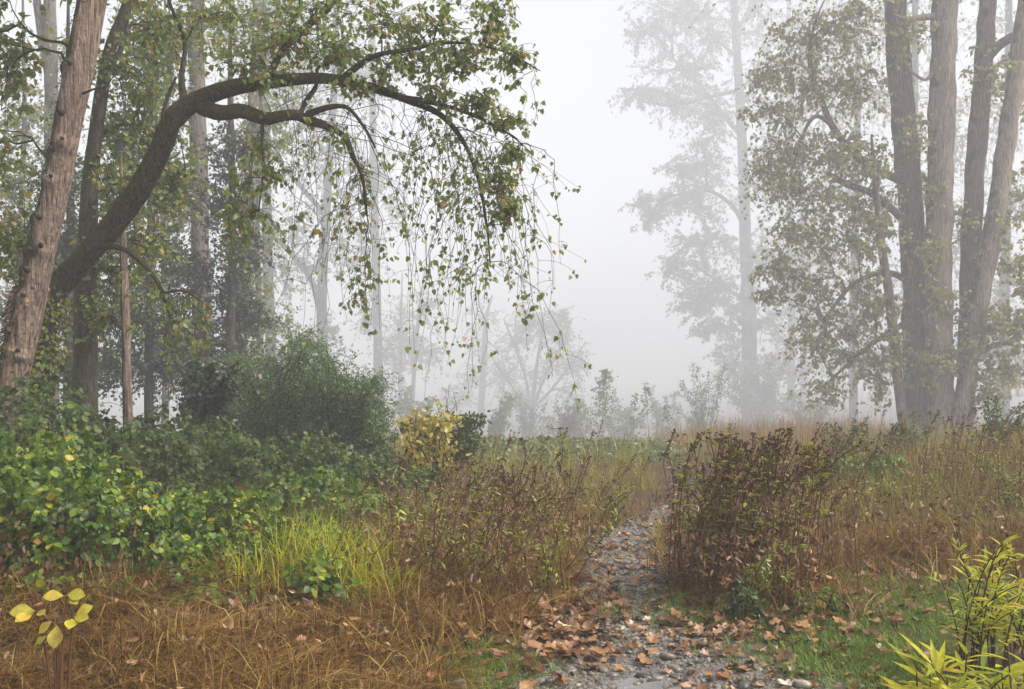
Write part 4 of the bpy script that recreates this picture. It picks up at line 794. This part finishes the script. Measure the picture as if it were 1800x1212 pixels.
# matted thatch round the foot of the two tall weed clumps
for cx_, cy_, sx_, sy_, n_ in [(1.68, 7.05, .42, .32, 8000), (-.15, 7.4, .65, .6, 8000), (-.5, 6.4, .6, .4, 3000), (3.2, 8.5, 1.0, .6, 9000), (4.6, 8.8, .8, .5, 4000), (.75, 10.6, .35, 1.0, 2500)]:
    x = rng.normal(cx_, sx_, n_); y = rng.normal(cy_, sy_, n_); q = path_d(x, y) > 1.2 + .4 * sines(x * 4, y * 4, 2.); x = x[q]; y = y[q]
    S.append((x, y, rng.uniform(.08, .5, len(x)) * tufty(x, y, 3., 5.), rng.uniform(.0025, .008, len(x)), .9, .7))
for x0, x1, y0, n_ in [(1880, 2700, 4.0, 26000), (-700, -120, 4.0, 14000)]:      # the verge goes on beyond the frame
    x, y = scatter(n_, x0, x1, y0, 18, lambda x, y: tufty(x, y, 2., 2.)); S.append((x, y, rng.uniform(.1, .5, len(x)), rng.uniform(.003, .008, len(x)), .7, .7))
grass('dry_grass', M['dry_grass'], S)
S = []
k = lambda x, y: offpath(x, y) * (x < 2.2) * tufty(x, y, 5., 1.5) * np.clip((y - 7.5) / 2, .1, 1)
x, y = scatter(26000, 350, 1160, 6.8, 19, k); S.append((x, y, rng.uniform(.15, .42, len(x)), rng.uniform(.004, .008, len(x)), .5, .7))
k = lambda x, y: tufty(x, y, 6., 1.6) * (path_d(x, y) > 1.3)
x, y = scatter(9000, 1380, 1900, 9.5, 18, k); S.append((x, y, rng.uniform(.2, .6, len(x)), rng.uniform(.004, .007, len(x)), .4, .6))
x, y = scatter(16000, -200, 2000, 17, 90, lambda x, y: (path_d(x, y) > 1) * 1.); S.append((x, y, rng.uniform(.3, .7, len(x)), rng.uniform(.01, .02, len(x)), .4, .5))
grass('yellowing_grass', M['mix_grass'], S)
x, y = scatter(52000, 1150, 1560, 15, 100, lambda x, y: tufty(x, y, 7., .8) * np.clip(1.25 - np.abs(x / y * FOC + CX - 1340) / 200, 0, 1) * np.clip((x - 2.4) / 2.0, 0, 1)); S = [(x, y, rng.uniform(.25, 1.15, len(x)) * np.clip(y / 32, .45, 1), rng.uniform(.006, .012, len(x)) * y / 26, .25, .5)]
grass('tan_meadow_grass', M['tan_grass'], S)
x, y = scatter(240000, 760, 1900, 4.6, 11.5, lambda x, y: np.clip(turfzone(x, y) * 1.5 - .1, 0, 1) * (.35 + .65 * (path_d(x, y) > .8)))
S = [(x, y, rng.uniform(.03, .09, len(x)), rng.uniform(.003, .006, len(x)), .6, .5)]
x, y = scatter(7000, 860, 1560, 4.6, 6.6, lambda x, y: (sines(x * 5, y * 5, 3.) > .25) * (path_d(x, y) > .55) * 1.); S.append((x, y, rng.uniform(.015, .05, len(x)), rng.uniform(.002, .0035, len(x)), .6, .5))
grass('green_turf', M['turf'], S)

def tuft(name, label, px, D, n, h, rad, mat, w=.008, lean=.5, cat='grass tuft', group=None):
    bx = (px - CX) / FOC * D; root = (bx, D, float(gz(bx, D))); mb = MB()
    blades(mb, rng.normal(bx, rad, n), rng.normal(D, rad, n), rng.uniform(.5, 1, n) * h, rng.uniform(.6, 1.2, n) * w, lean, .8)
    return tag(link(name, mb.mesh(name, root), mat, None, root), label, cat, group)
for (lab, px, D, n, h, rad) in [('bright yellow-green grass tuft below the bramble end', 500, 7.0, 110, .55, .09), ('yellow reed grass tuft between brambles and dead weeds', 590, 7.2, 260, .58, .22), ('yellow grass tuft leaning at the edge of the brown grass', 650, 6.7, 160, .50, .16), ('yellow grass strands above the small bramble sprig', 545, 7.7, 160, .58, .2), ('short yellow grass tuft in front of the bright thicket', 440, 6.6, 90, .42, .14)]:
    tuft('yellow_grass_tuft', lab, px, D, n, h, rad, M['leaf_reed'], .011, .6)
tuft('green_grass_tuft', 'small vivid green grass tuft at the bottom edge of the brown grass', 485, 4.98, 90, .14, .05, M['turf'], .006, .6)
tuft('green_grass_tuft', 'green grass tuft under the right weed clump', 1320, 6.5, 160, .2, .1, M['turf'], .006, .6)
tuft('green_grass_tuft', 'green grass tuft beside the lone dead stalk', 1070, 6.6, 120, .12, .07, M['turf'], .005, .6)

# ------------------------------------------------------------------ dead flower stalks
def stalk_variant(i):
    h = 1.0; stem = MB(); head = MB(); lf = MB(); wl = MB()
    P = spline(np.array([[0, 0, -.03], [rng.normal(0, .02), rng.normal(0, .02), .4], [rng.normal(.03, .04), rng.normal(0, .04), .75], [rng.normal(.07, .05), rng.normal(0, .05), 1.0]]), 12)
    tubes(stem, P[None], np.linspace(.005, .0024, 12)[None], 5)
    nb = rng.integers(3, 6); s = P[rng.integers(8, 11, nb)]; e = P[-1] + np.c_[rng.normal(0, .035, nb), rng.normal(0, .035, nb), rng.uniform(-.05, .02, nb)]
    tubes(stem, bez(s, (s + e) / 2 + np.c_[(e - s)[:, :2] * .2, -.01 + 0 * e[:, 2:]], e, 4), np.full((nb, 4), .0022), 3)
    for q in np.vstack([e, P[-1:]]):                          # dark seed heads
        n = 8; leaves(head, q + rnd(n) * .005, unit(rnd(n)), rnd(n), .015, RHOMB)
    n = 16; u = rng.integers(2, 11, n); dv = np.c_[rnd(n)[:, :2], -rng.uniform(.4, 1.4, n)]
    leaves(wl, P[u], dv, rnd(n), rng.uniform(.03, .075, n), LANCE * [1, 1.6, 1.5])
    n = 26; u = rng.integers(4, 12, n); dv = np.c_[rnd(n)[:, :2], rng.uniform(-.2, .7, n)]
    leaves(lf, P[u], dv, rnd(n) * .5 + [0, 0, 1], rng.uniform(.03, .085, n), LANCE * [1, 1.8, 1])
    return [b.mesh('stalk') for b in (stem, head, wl, lf)]
SV = [stalk_variant(i) for i in range(10)]
for sv in SV:
    for me, mt in zip(sv, ('deadstem', 'seed', 'leaf_dead', 'leaf_lime')): me.materials.append(M[mt])
def stalks(pts, label, group, green=.3, hmin=.7, hmax=1.05, lean=(.05, .12)):
    for (x, y) in pts:
        sv = SV[rng.integers(0, 10)]; e = empty('dead_stalk', (x, y, float(gz(x, y)))); s = rng.uniform(hmin, hmax); ry_ = rng.normal(lean[0], lean[1])
        e.scale = (s * 1.1, s * 1.1, s); e.rotation_euler = (rng.normal(0, lean[1]), ry_, rng.uniform(-.7, .7)); gr = rng.uniform() < green
        u = (s - hmin) / (hmax - hmin); look = ('short ' if u < .33 else 'tall ' if u > .7 else 'mid-height ') + ('green-leaved ' if gr else 'bare brown ') + ('stalk bent to the right ' if ry_ > .2 else 'stalk bent to the left ' if ry_ < -.08 else 'upright stalk ')
        tag(e, look + label, 'dead plant', group)
        st_ = link('stem', sv[0], None, e); tag(link('seed_head', sv[1], None, st_), kind='stuff'); tag(link('withered_leaves', sv[2], None, e), kind='stuff')
        if gr: tag(link('green_leaves', sv[3], None, e), kind='stuff')
def spots(n, cx_, cy_, sx_, sy_, mind=1.15):
    out = []
    while len(out) < n:
        x, y = rng.normal(cx_, sx_), rng.normal(cy_, sy_)
        if path_d(np.array(x), np.array(y)) > mind: out.append((x, y))
    return out
stalks(spots(120, 1.60, 7.25, .36, .28), 'in the dense clump right of the path', 'stalks of the right-hand clump', .3, .72, 1.14, (.06, .08))
stalks(spots(80, -.15, 7.4, .5, .5), 'in the clump left of the path', 'stalks of the left-hand clump', .3, .6, .95, (.22, .22))
stalks(spots(14, .05, 9.3, .45, .5), 'behind the left clump, above yellowing grass', 'tall stalks behind the left clump', .2, .75, 1.05, (.18, .12))
stalks(spots(18, .75, 11.0, .4, .7), 'on the hump beside the far path bend', 'stalks beside the far path bend', .5, .5, .8, (.2, .2))
stalks(spots(14, -1.2, 7.8, .5, .6), 'in the yellow and brown grass', 'stalks in the yellow grass', .3, .4, .75, (.2, .2))
stalks(spots(70, 5.2, 11.8, 1.3, 1.3), 'in the brown weed field', 'stalks of the brown weed field', .4, .65, 1.0, (.08, .12))
stalks(spots(14, 3.3, 9.4, .5, .5), 'between the tall clump and brown field', 'stalks beside the brown field', .6, .4, .7)
for (x, y) in [((1052 - CX) / FOC * 6.55, 6.55)]:
    for dx in (0, .02):
        sv = SV[3 if dx == 0 else 5]; e = empty('dead_stalk', (x + dx, y, float(gz(x + dx, y)))); e.scale = (.6, .6, .42 if dx == 0 else .34)
        tag(e, 'taller of two lone dead stalks on the path edge' if dx == 0 else 'shorter of two lone dead stalks on the path edge', 'dead plant'); st_ = link('stem', sv[0], None, e); tag(link('seed_head', sv[1], None, st_), kind='stuff'); link('withered_leaves', sv[2], None, e)
# lime ferny weeds mixed into the clumps
for (lab, px, D, x0, x1, y0, y1, n) in [('lime green ferny weed in the tall right clump, top', 1310, 7.4, 1200, 1400, 825, 930, 18), ('lime green ferny weed low in the right clump', 1330, 6.6, 1280, 1400, 930, 1030, 9), ('lime green weed on the left side of the tall right clump', 1230, 7.2, 1180, 1270, 850, 940, 8), ('lime weed in the left clump', 800, 7.2, 740, 900, 900, 1000, 10), ('yellow-green hump of weeds at the far path bend', 1050, 11, 1000, 1130, 850, 900, 14), ('yellow-green weed hump behind the left clump', 930, 9.6, 880, 1000, 870, 930, 10), ('lime weed left of the lone stalks', 960, 6.9, 900, 1010, 920, 1010, 8), ('yellow-green weed in the brown field', 1600, 10.8, 1540, 1680, 830, 900, 8), ('yellow-green weed at the right picture edge in the brown field', 1770, 10.6, 1730, 1810, 810, 880, 8)]:
    st = [(rng.uniform(x0, x1), rng.uniform(y0, y1), rng.uniform(-.35, .35)) for _ in range(n)]
    shrub('ferny_weed', lab, px, D, st, M['leaf_lime'], .034, 8, LANCE * [1, 2.2, 1], 10, cat='weed', stemm=M['deadstem'], twig=.0016, spread=.5)
st = [(rng.uniform(1300, 1345), rng.uniform(1020, 1050), rng.uniform(-.08, .05)) for _ in range(9)]
shrub('green_weed', 'fresh pale green weed at the foot of the right clump', 1322, 6.35, st, leaf_mat('fresh weed leaf', [(0, (.07, .12, .03)), (1, (.16, .25, .06))]), .045, 5, LANCE * [1, 2, 1], 5, cat='weed', twig=.0015, spread=.5)
shrub('green_weed', 'second fresh green weed, right of the pale one under the clump', 1430, 6.4, [(rng.uniform(1400, 1470), rng.uniform(1030, 1060), 0) for _ in range(7)], M['turf'], .04, 5, LANCE * [1, 2, 1], 5, cat='weed', twig=.0015, spread=.5)

# ------------------------------------------------------------------ lower right: yellow-green leafy plant; lower left: sapling with yellow leaves
from mathutils import Matrix
def lance_mesh(name, wide, n=7, curl=.18):
    t = np.linspace(0, 1, n); w = wide * np.sin(np.clip(t * 1.02 + .02, 0, 1) ** .75 * PI) ** .9; z = -curl * t ** 2
    V = np.stack([np.stack([t, -w, z + .25 * w], -1), np.stack([t, 0 * t, z], -1), np.stack([t, w, z + .25 * w], -1)], 1).reshape(-1, 3)
    i = np.arange(n - 1)[:, None] * 3 + np.arange(2)[None]
    return mesh_np(name, V, [np.stack([i, i + 1, i + 4, i + 3], -1).reshape(-1, 4)], True)
LM = [lance_mesh('leaf', .078, 7, c) for c in (.05, .15, .28, .4)]
def own_leaf(parent, me, mat, pos, d, nr, size):
    ob = link('leaf', me, mat, parent); fr = rot_frames(np.array([d], float), np.array([nr], float))[0]
    ob.matrix_local = Matrix.Translation([float(q) for q in pos]) @ (Matrix(fr.tolist()) * float(size)).to_4x4(); return ob
def leafy_plant(name, label, px, D, stems, mat, size, per, cat, ms=LM):
    bx = (px - CX) / FOC * D; root = tree_root(name, label, (bx, D), cat); o = np.array(root.location); m = MB()
    for (tx, ty, dd) in stems:
        e = W(tx, ty, D + dd); s = np.array([o[0] + rng.normal(0, .08) + .5 * (e[0] - o[0]), o[1] + rng.normal(0, .06), 0]); s[2] = float(gz(s[0], s[1])) - .03
        P = bez(s[None], (s + (e - s) * [.25, .3, .75])[None], e[None], 12); tubes(m, P, np.linspace(.005, .0025, 12)[None], 5); P = P[0]
        for j in range(per):
            u = rng.uniform(.3, 1) if j else 1.; p = P[int(u * 11)]; a = rng.uniform(0, 2 * PI); d = np.array([math.cos(a), math.sin(a), rng.uniform(-.15, 1.1)])
            own_leaf(root, ms[rng.integers(0, len(ms))], mat, p - o, d, [rng.normal(0, .4), rng.normal(-.3, .4), 1], size * rng.uniform(.6, 1.15))
    link('stem', m.mesh('stem', o), M['cane'], root); return root
st = [(rng.uniform(1600, 1830), rng.uniform(1155, 1240), rng.uniform(-.25, .35)) for _ in range(36)] + [(1700, 1150, 0), (1770, 1135, 0), (1640, 1175, -.1)]
leafy_plant('yellow_leafed_plant', 'bright yellow-green plant with long pointed leaves in the lower right corner', 1730, 4.15, st, M['leaf_reed'], .165, 10, 'plant')
st = [(rng.uniform(1640, 1830), rng.uniform(955, 1100), rng.uniform(-.4, .4)) for _ in range(32)]
leafy_plant('narrow_leafed_plant', 'darker olive plant with drooping narrow leaves behind the bright yellow-green one', 1745, 5.3, st, M['leaf_willow'], .105, 15, 'plant', LM[1:])
def obovate():
    t = np.linspace(0, 1, 7); w = .34 * np.sin(t ** 1.25 * PI * .97 + .05); z = -.15 * t ** 2
    V = np.stack([np.stack([t, -w, z + .2 * w], -1), np.stack([t, 0 * t, z], -1), np.stack([t, w, z + .2 * w], -1)], 1).reshape(-1, 3)
    i = np.arange(6)[:, None] * 3 + np.arange(2)[None]; return mesh_np('leaf', V, [np.stack([i, i + 1, i + 4, i + 3], -1).reshape(-1, 4)], True)
OB = obovate(); D = 4.2
bx = (100 - CX) / FOC * D; root = tree_root('yellow_leafed_sapling', 'small dark-stemmed sapling with a few large yellow leaves, lower left corner', (bx, D), 'sapling'); o = np.array(root.location); m = MB()
ylm = leaf_mat('lemon yellow leaf', [(0, (.30, .36, .03)), (.5, (.55, .48, .03)), (1, (.62, .45, .04))])
for tips in [(98, 1110), (118, 1045), (130, 1085), (60, 1075), (105, 1120)]:
    e = W(*tips, D); s = o + [rng.normal(0, .015), 0, -.05]; P = bez(s[None], (s + (e - s) * [.2, .2, .7])[None], e[None], 10); tubes(m, P, np.linspace(.009, .003, 10)[None], 6)
link('stem', m.mesh('stem', o), M['deadstem'], root)
for (px, py, dx, dy, dz, s) in [(100, 1100, .1, -.5, -.7, .095), (92, 1092, -.6, -.3, -.5, .07), (118, 1045, .9, -.3, .05, .085), (112, 1048, -.8, -.3, .1, .08), (114, 1050, .2, -.8, .35, .07), (130, 1085, .9, -.4, .1, .075), (128, 1088, .2, -.9, -.2, .075), (134, 1080, .7, .2, .4, .07), (62, 1075, -.9, -.3, .1, .10), (58, 1078, -.4, -.9, -.1, .085), (66, 1076, .7, -.6, .1, .06), (82, 1118, -.6, -.3, -.4, .05), (125, 1050, .6, -.6, -.2, .06)]:
    own_leaf(root, OB, ylm, W(px, py, D) - o, (dx, dy, dz), (rng.normal(0, .25), -.75, .7), s)

# ------------------------------------------------------------------ stones of the path
def ico(sub):
    import bmesh
    bm = bmesh.new(); bmesh.ops.create_icosphere(bm, subdivisions=sub, radius=1.0)
    V = np.array([v.co[:] for v in bm.verts]); F_ = np.array([[v.index for v in f.verts] for f in bm.faces]); bm.free(); return V, F_
I1, F1 = ico(1); I2, F2 = ico(2)
def stone_shape(V):
    s = np.array([1, rng.uniform(.65, .95), rng.uniform(.4, .65)]); a = rng.uniform(0, 9, 3)
    return V * s * (1 + .13 * np.sin(V[:, :1] * 2.1 + a[0]) + .11 * np.sin(V[:, 1:2] * 2.6 + a[1]) + .08 * np.sin(V[:, 2:] * 3 + V[:, :1] * 2 + a[2]))
SM = [mesh_np('stone', stone_shape(I2), [F2], True) for _ in range(12)]
def gravel_spots(n, y0, y1, w=1.0):
    y = y0 * (y1 / y0) ** rng.uniform(0, 1, n); c, h = path_c(y); x = c + h * w * np.clip(rng.normal(0, .55, n), -1.25, 1.25); return x, y
x, y = gravel_spots(280, 4.75, 8.6); big = rng.gamma(2.2, .008, len(x)) + .009; big = np.clip(big, .011, .055)
def lay(xx, yy, ss):
    for a, b, s in zip(xx, yy, ss):
        ob = link('stone', SM[rng.integers(0, 12)], M['stone'], footpath); ob.location = (a, b, float(gz(a, b)) + .006 + s * rng.uniform(-.05, .25)); ob.scale = (s, s, s); ob.rotation_euler = (rng.normal(0, .2), rng.normal(0, .2), rng.uniform(0, 6.3))
q = ((x - pcx) / .24) ** 2 + ((y - pcy) / .2) ** 2 > 1; lay(x[q], y[q], big[q])
hx = [(1205, 1120, .05), (1140, 1150, .042), (1290, 1130, .036), (1172, 1100, .036), (1150, 1180, .04), (950, 1190, .042), (1210, 1195, .045), (1060, 1165, .035), (1075, 1192, .02), (1120, 1186, .024), (1098, 1200, .018), (1130, 1200, .016), (1060, 1200, .022)]
for px, pyy, s in hx:
    Dd = EYE * FOC / (pyy - HZ); lay([(px - CX) / FOC * Dd], [Dd], [s])
mb = MB(); x, y = gravel_spots(24000, 4.6, 12.4); s = np.clip(rng.gamma(1.6, .0042, len(x)) + .003, .004, .028)
var = [stone_shape(I1) for _ in range(10)]; vi = rng.integers(0, 10, len(x)); z = gz(x, y) + .006 - s * .05
for v in range(10):
    q = vi == v; a = rng.uniform(0, 6.3, q.sum()); R_ = np.stack([np.stack([np.cos(a), -np.sin(a), 0 * a], -1), np.stack([np.sin(a), np.cos(a), 0 * a], -1), np.stack([0 * a, 0 * a, 1 + 0 * a], -1)], 1)
    Vv = np.c_[x[q], y[q], z[q]][:, None] + s[q][:, None, None] * np.einsum('nij,kj->nki', R_, var[v])
    mb.add(Vv, (np.arange(q.sum())[:, None, None] * len(I1) + F1[None]).reshape(-1, 3))
tag(link('gravel', mb.mesh('gravel', smooth=True), M['stone'], footpath), kind='stuff')

# ------------------------------------------------------------------ fallen leaves
def lobed(v):
    n = 20; a = np.linspace(-PI, PI, n, endpoint=False)
    r = .30 + .24 * np.abs(np.cos(a * 2.5)) ** .7 * (1 if v % 3 else .4) + rng.normal(0, .03, n); r *= (1 - .25 * (np.abs(a) > 2.3))
    c1, c2, ph_ = rng.uniform(-.9, 1.3), rng.uniform(-.4, 1.0), rng.uniform(0, 3)
    xy = np.stack([r * np.cos(a), r * np.sin(a)], -1); inner = xy * .5; P = np.vstack([[[0, 0]], inner, xy])
    u = P @ np.array([math.cos(ph_), math.sin(ph_)]); w = P @ np.array([-math.sin(ph_), math.cos(ph_)])
    z = c1 * u ** 2 + c2 * w ** 2 + .15 * np.sin(u * 9 + v) * np.abs(w); V = np.c_[P, z - z.min()]
    j = np.arange(n); k = (j + 1) % n
    return V, np.stack([0 * j, 1 + j, 1 + k], -1), np.stack([1 + j, 1 + n + j, 1 + n + k, 1 + k], -1)
LV = [lobed(v) for v in range(12)]; LFM = [mesh_np('fallen_leaf', V, [a, b], True) for V, a, b in LV]
def drop(n, px, pyy, sx, sy):
    p = rng.normal(px, sx, n); q = np.clip(rng.normal(pyy, sy, n), 830, 1235); Dd = EYE * FOC / (q - HZ); return (p - CX) / FOC * Dd, Dd
FLM = {k: [] for k in FM}
for v in range(12):
    for k in FM:
        me = LFM[v].copy(); me.materials.append(FM[k]); FLM[k].append(me)
for (lab, grp, n, px, pyy, sx, sy, s0, s1) in [
    ('in the drift left of the gravel', 'fallen leaves left of the gravel', 90, 960, 1100, 60, 35, .05, .12),
    ('along the foot of the right weed clump', 'fallen leaves under the right clump', 70, 1330, 1085, 90, 22, .05, .11),
    ('scattered over the gravel in the foreground', 'fallen leaves on the foreground gravel', 60, 1310, 1140, 100, 36, .04, .10),
    ('on the green turf patch', 'fallen leaves on the turf', 34, 1560, 1040, 80, 45, .06, .13),
    ('caught in the brown grass at the bottom edge', 'fallen leaves in the brown grass', 36, 520, 1140, 260, 60, .06, .13)]:
    xx, yy = drop(n, px, pyy, sx, sy); q = ((xx - pcx) / .26) ** 2 + ((yy - pcy) / .22) ** 2 > 1; xx = xx[q]; yy = yy[q]
    for a, b in zip(xx, yy):
        col = rng.choice(list(FM), p=[.22, .33, .27, .08, .10]); s = rng.uniform(s0, s1)
        ob = tag(link('fallen_leaf', FLM[col][rng.integers(0, 12)], None), f"{'large' if s > s0 + .6 * (s1 - s0) else 'small'} {col} fallen leaf {lab}", 'leaf', grp)
        ob.location = (a, b, float(gz(a, b)) + rng.uniform(.012, .03) + (.06 * rng.uniform() if 'brown grass' in lab else 0)); ob.scale = (s, s, s); ob.rotation_euler = (rng.normal(0, .3), rng.normal(0, .3), rng.uniform(0, 6.3))
mb = MB()
def litter(x, y, s0, s1, lift):
    q = ((x - pcx) / .26) ** 2 + ((y - pcy) / .22) ** 2 > 1; x = x[q]; y = y[q]
    n = len(x); vi = rng.integers(0, 12, n); s = rng.uniform(s0, s1, n); a = rng.uniform(0, 6.3, n)
    d = np.stack([np.cos(a), np.sin(a), rng.normal(0, .25, n)], -1); nr = rnd(n) * .3 + [0, 0, 1]; fr = rot_frames(d, nr); p = np.c_[x, y, gz(x, y) + .012 + rng.uniform(0, lift, n)]
    for v in range(12):
        q = vi == v; V, A, Bq = LV[v]; mb.add(p[q][:, None] + s[q][:, None, None] * np.einsum('nij,kj->nki', fr[q], V), (np.arange(q.sum())[:, None, None] * len(V) + A[None]).reshape(-1, 3), (np.arange(q.sum())[:, None, None] * len(V) + Bq[None]).reshape(-1, 4))
litter(*drop(300, 955, 1095, 75, 45), .05, .12, .03); litter(*drop(200, 1340, 1090, 130, 26), .05, .11, .02); litter(*drop(190, 1290, 1140, 170, 50), .03, .09, .01)
litter(*drop(240, 1560, 1040, 120, 60), .04, .10, .02); litter(*drop(170, 450, 1120, 330, 75), .05, .11, .07); litter(*drop(500, 900, 980, 140, 60), .05, .11, .06)
x, y = gravel_spots(900, 5.8, 15, 1.7); litter(x, y, .02, .065, .012); litter(*drop(200, 1700, 920, 90, 30), .05, .10, .03)
def bits(n, x0, x1, y0, y1, hz_, keep, size, shape=LANCE * [1, 2.2, 2]):
    x, y = scatter(n, x0, x1, y0, y1, keep); n = len(x); leaves(mb, np.c_[x, y, gz(x, y) + rng.uniform(.01, 1, n) ** 1.5 * hz_], rnd(n) + [0, 0, -.5], rnd(n), size * rng.uniform(.5, 1.3, n), shape)
bits(2600, -100, 1050, 4.2, 8.5, .22, lambda x, y: (path_d(x, y) > 1.1) * (x < .4) * tufty(x, y, 6., 3.), .055)
bits(6000, 1150, 1900, 6.6, 14, .5, lambda x, y: (path_d(x, y) > 1.4) * tufty(x, y, 3., 3.) * (1 - turfzone(x, y)), .06)
bits(2600, 1150, 1440, 6.5, 7.8, .5, lambda x, y: (path_d(x, y) > 1.3) * 1., .05)
bits(4000, 640, 1130, 6.5, 12, .4, lambda x, y: (path_d(x, y) > 1.3) * tufty(x, y, 2., 3.), .055)
tag(link('leaf_litter', mb.mesh('leaf_litter', smooth=True), M['leaf_litter']), kind='stuff')

# ------------------------------------------------------------------ haze: one closed box of even fog round the place
bpy.context.view_layer.update()
tops = [(o.matrix_world @ Vector(c)).z for o in sc.objects if o.type == 'MESH' for c in o.bound_box]
hx0, hx1, hy0, hy1, hz0, hz1 = -510, 510, -70, 710, min(tops) - 1.0, max(tops) + 1.0
V = np.array([[x, y, z] for x in (hx0, hx1) for y in (hy0, hy1) for z in (hz0, hz1)], float)
F_ = np.array([[0, 1, 3, 2], [4, 6, 7, 5], [0, 4, 5, 1], [2, 3, 7, 6], [0, 2, 6, 4], [1, 5, 7, 3]])
hm, nt, out = new_mat('morning fog')
pv = nt.nodes.new('ShaderNodeVolumePrincipled'); pv.inputs['Color'].default_value = HAZE_COLOR; pv.inputs['Density'].default_value = HAZE_DENSITY; pv.inputs['Anisotropy'].default_value = .0
nt.links.new(pv.outputs[0], out.inputs['Volume'])
tag(link('haze', mesh_np('haze', V, [F_]), hm), kind='stuff')
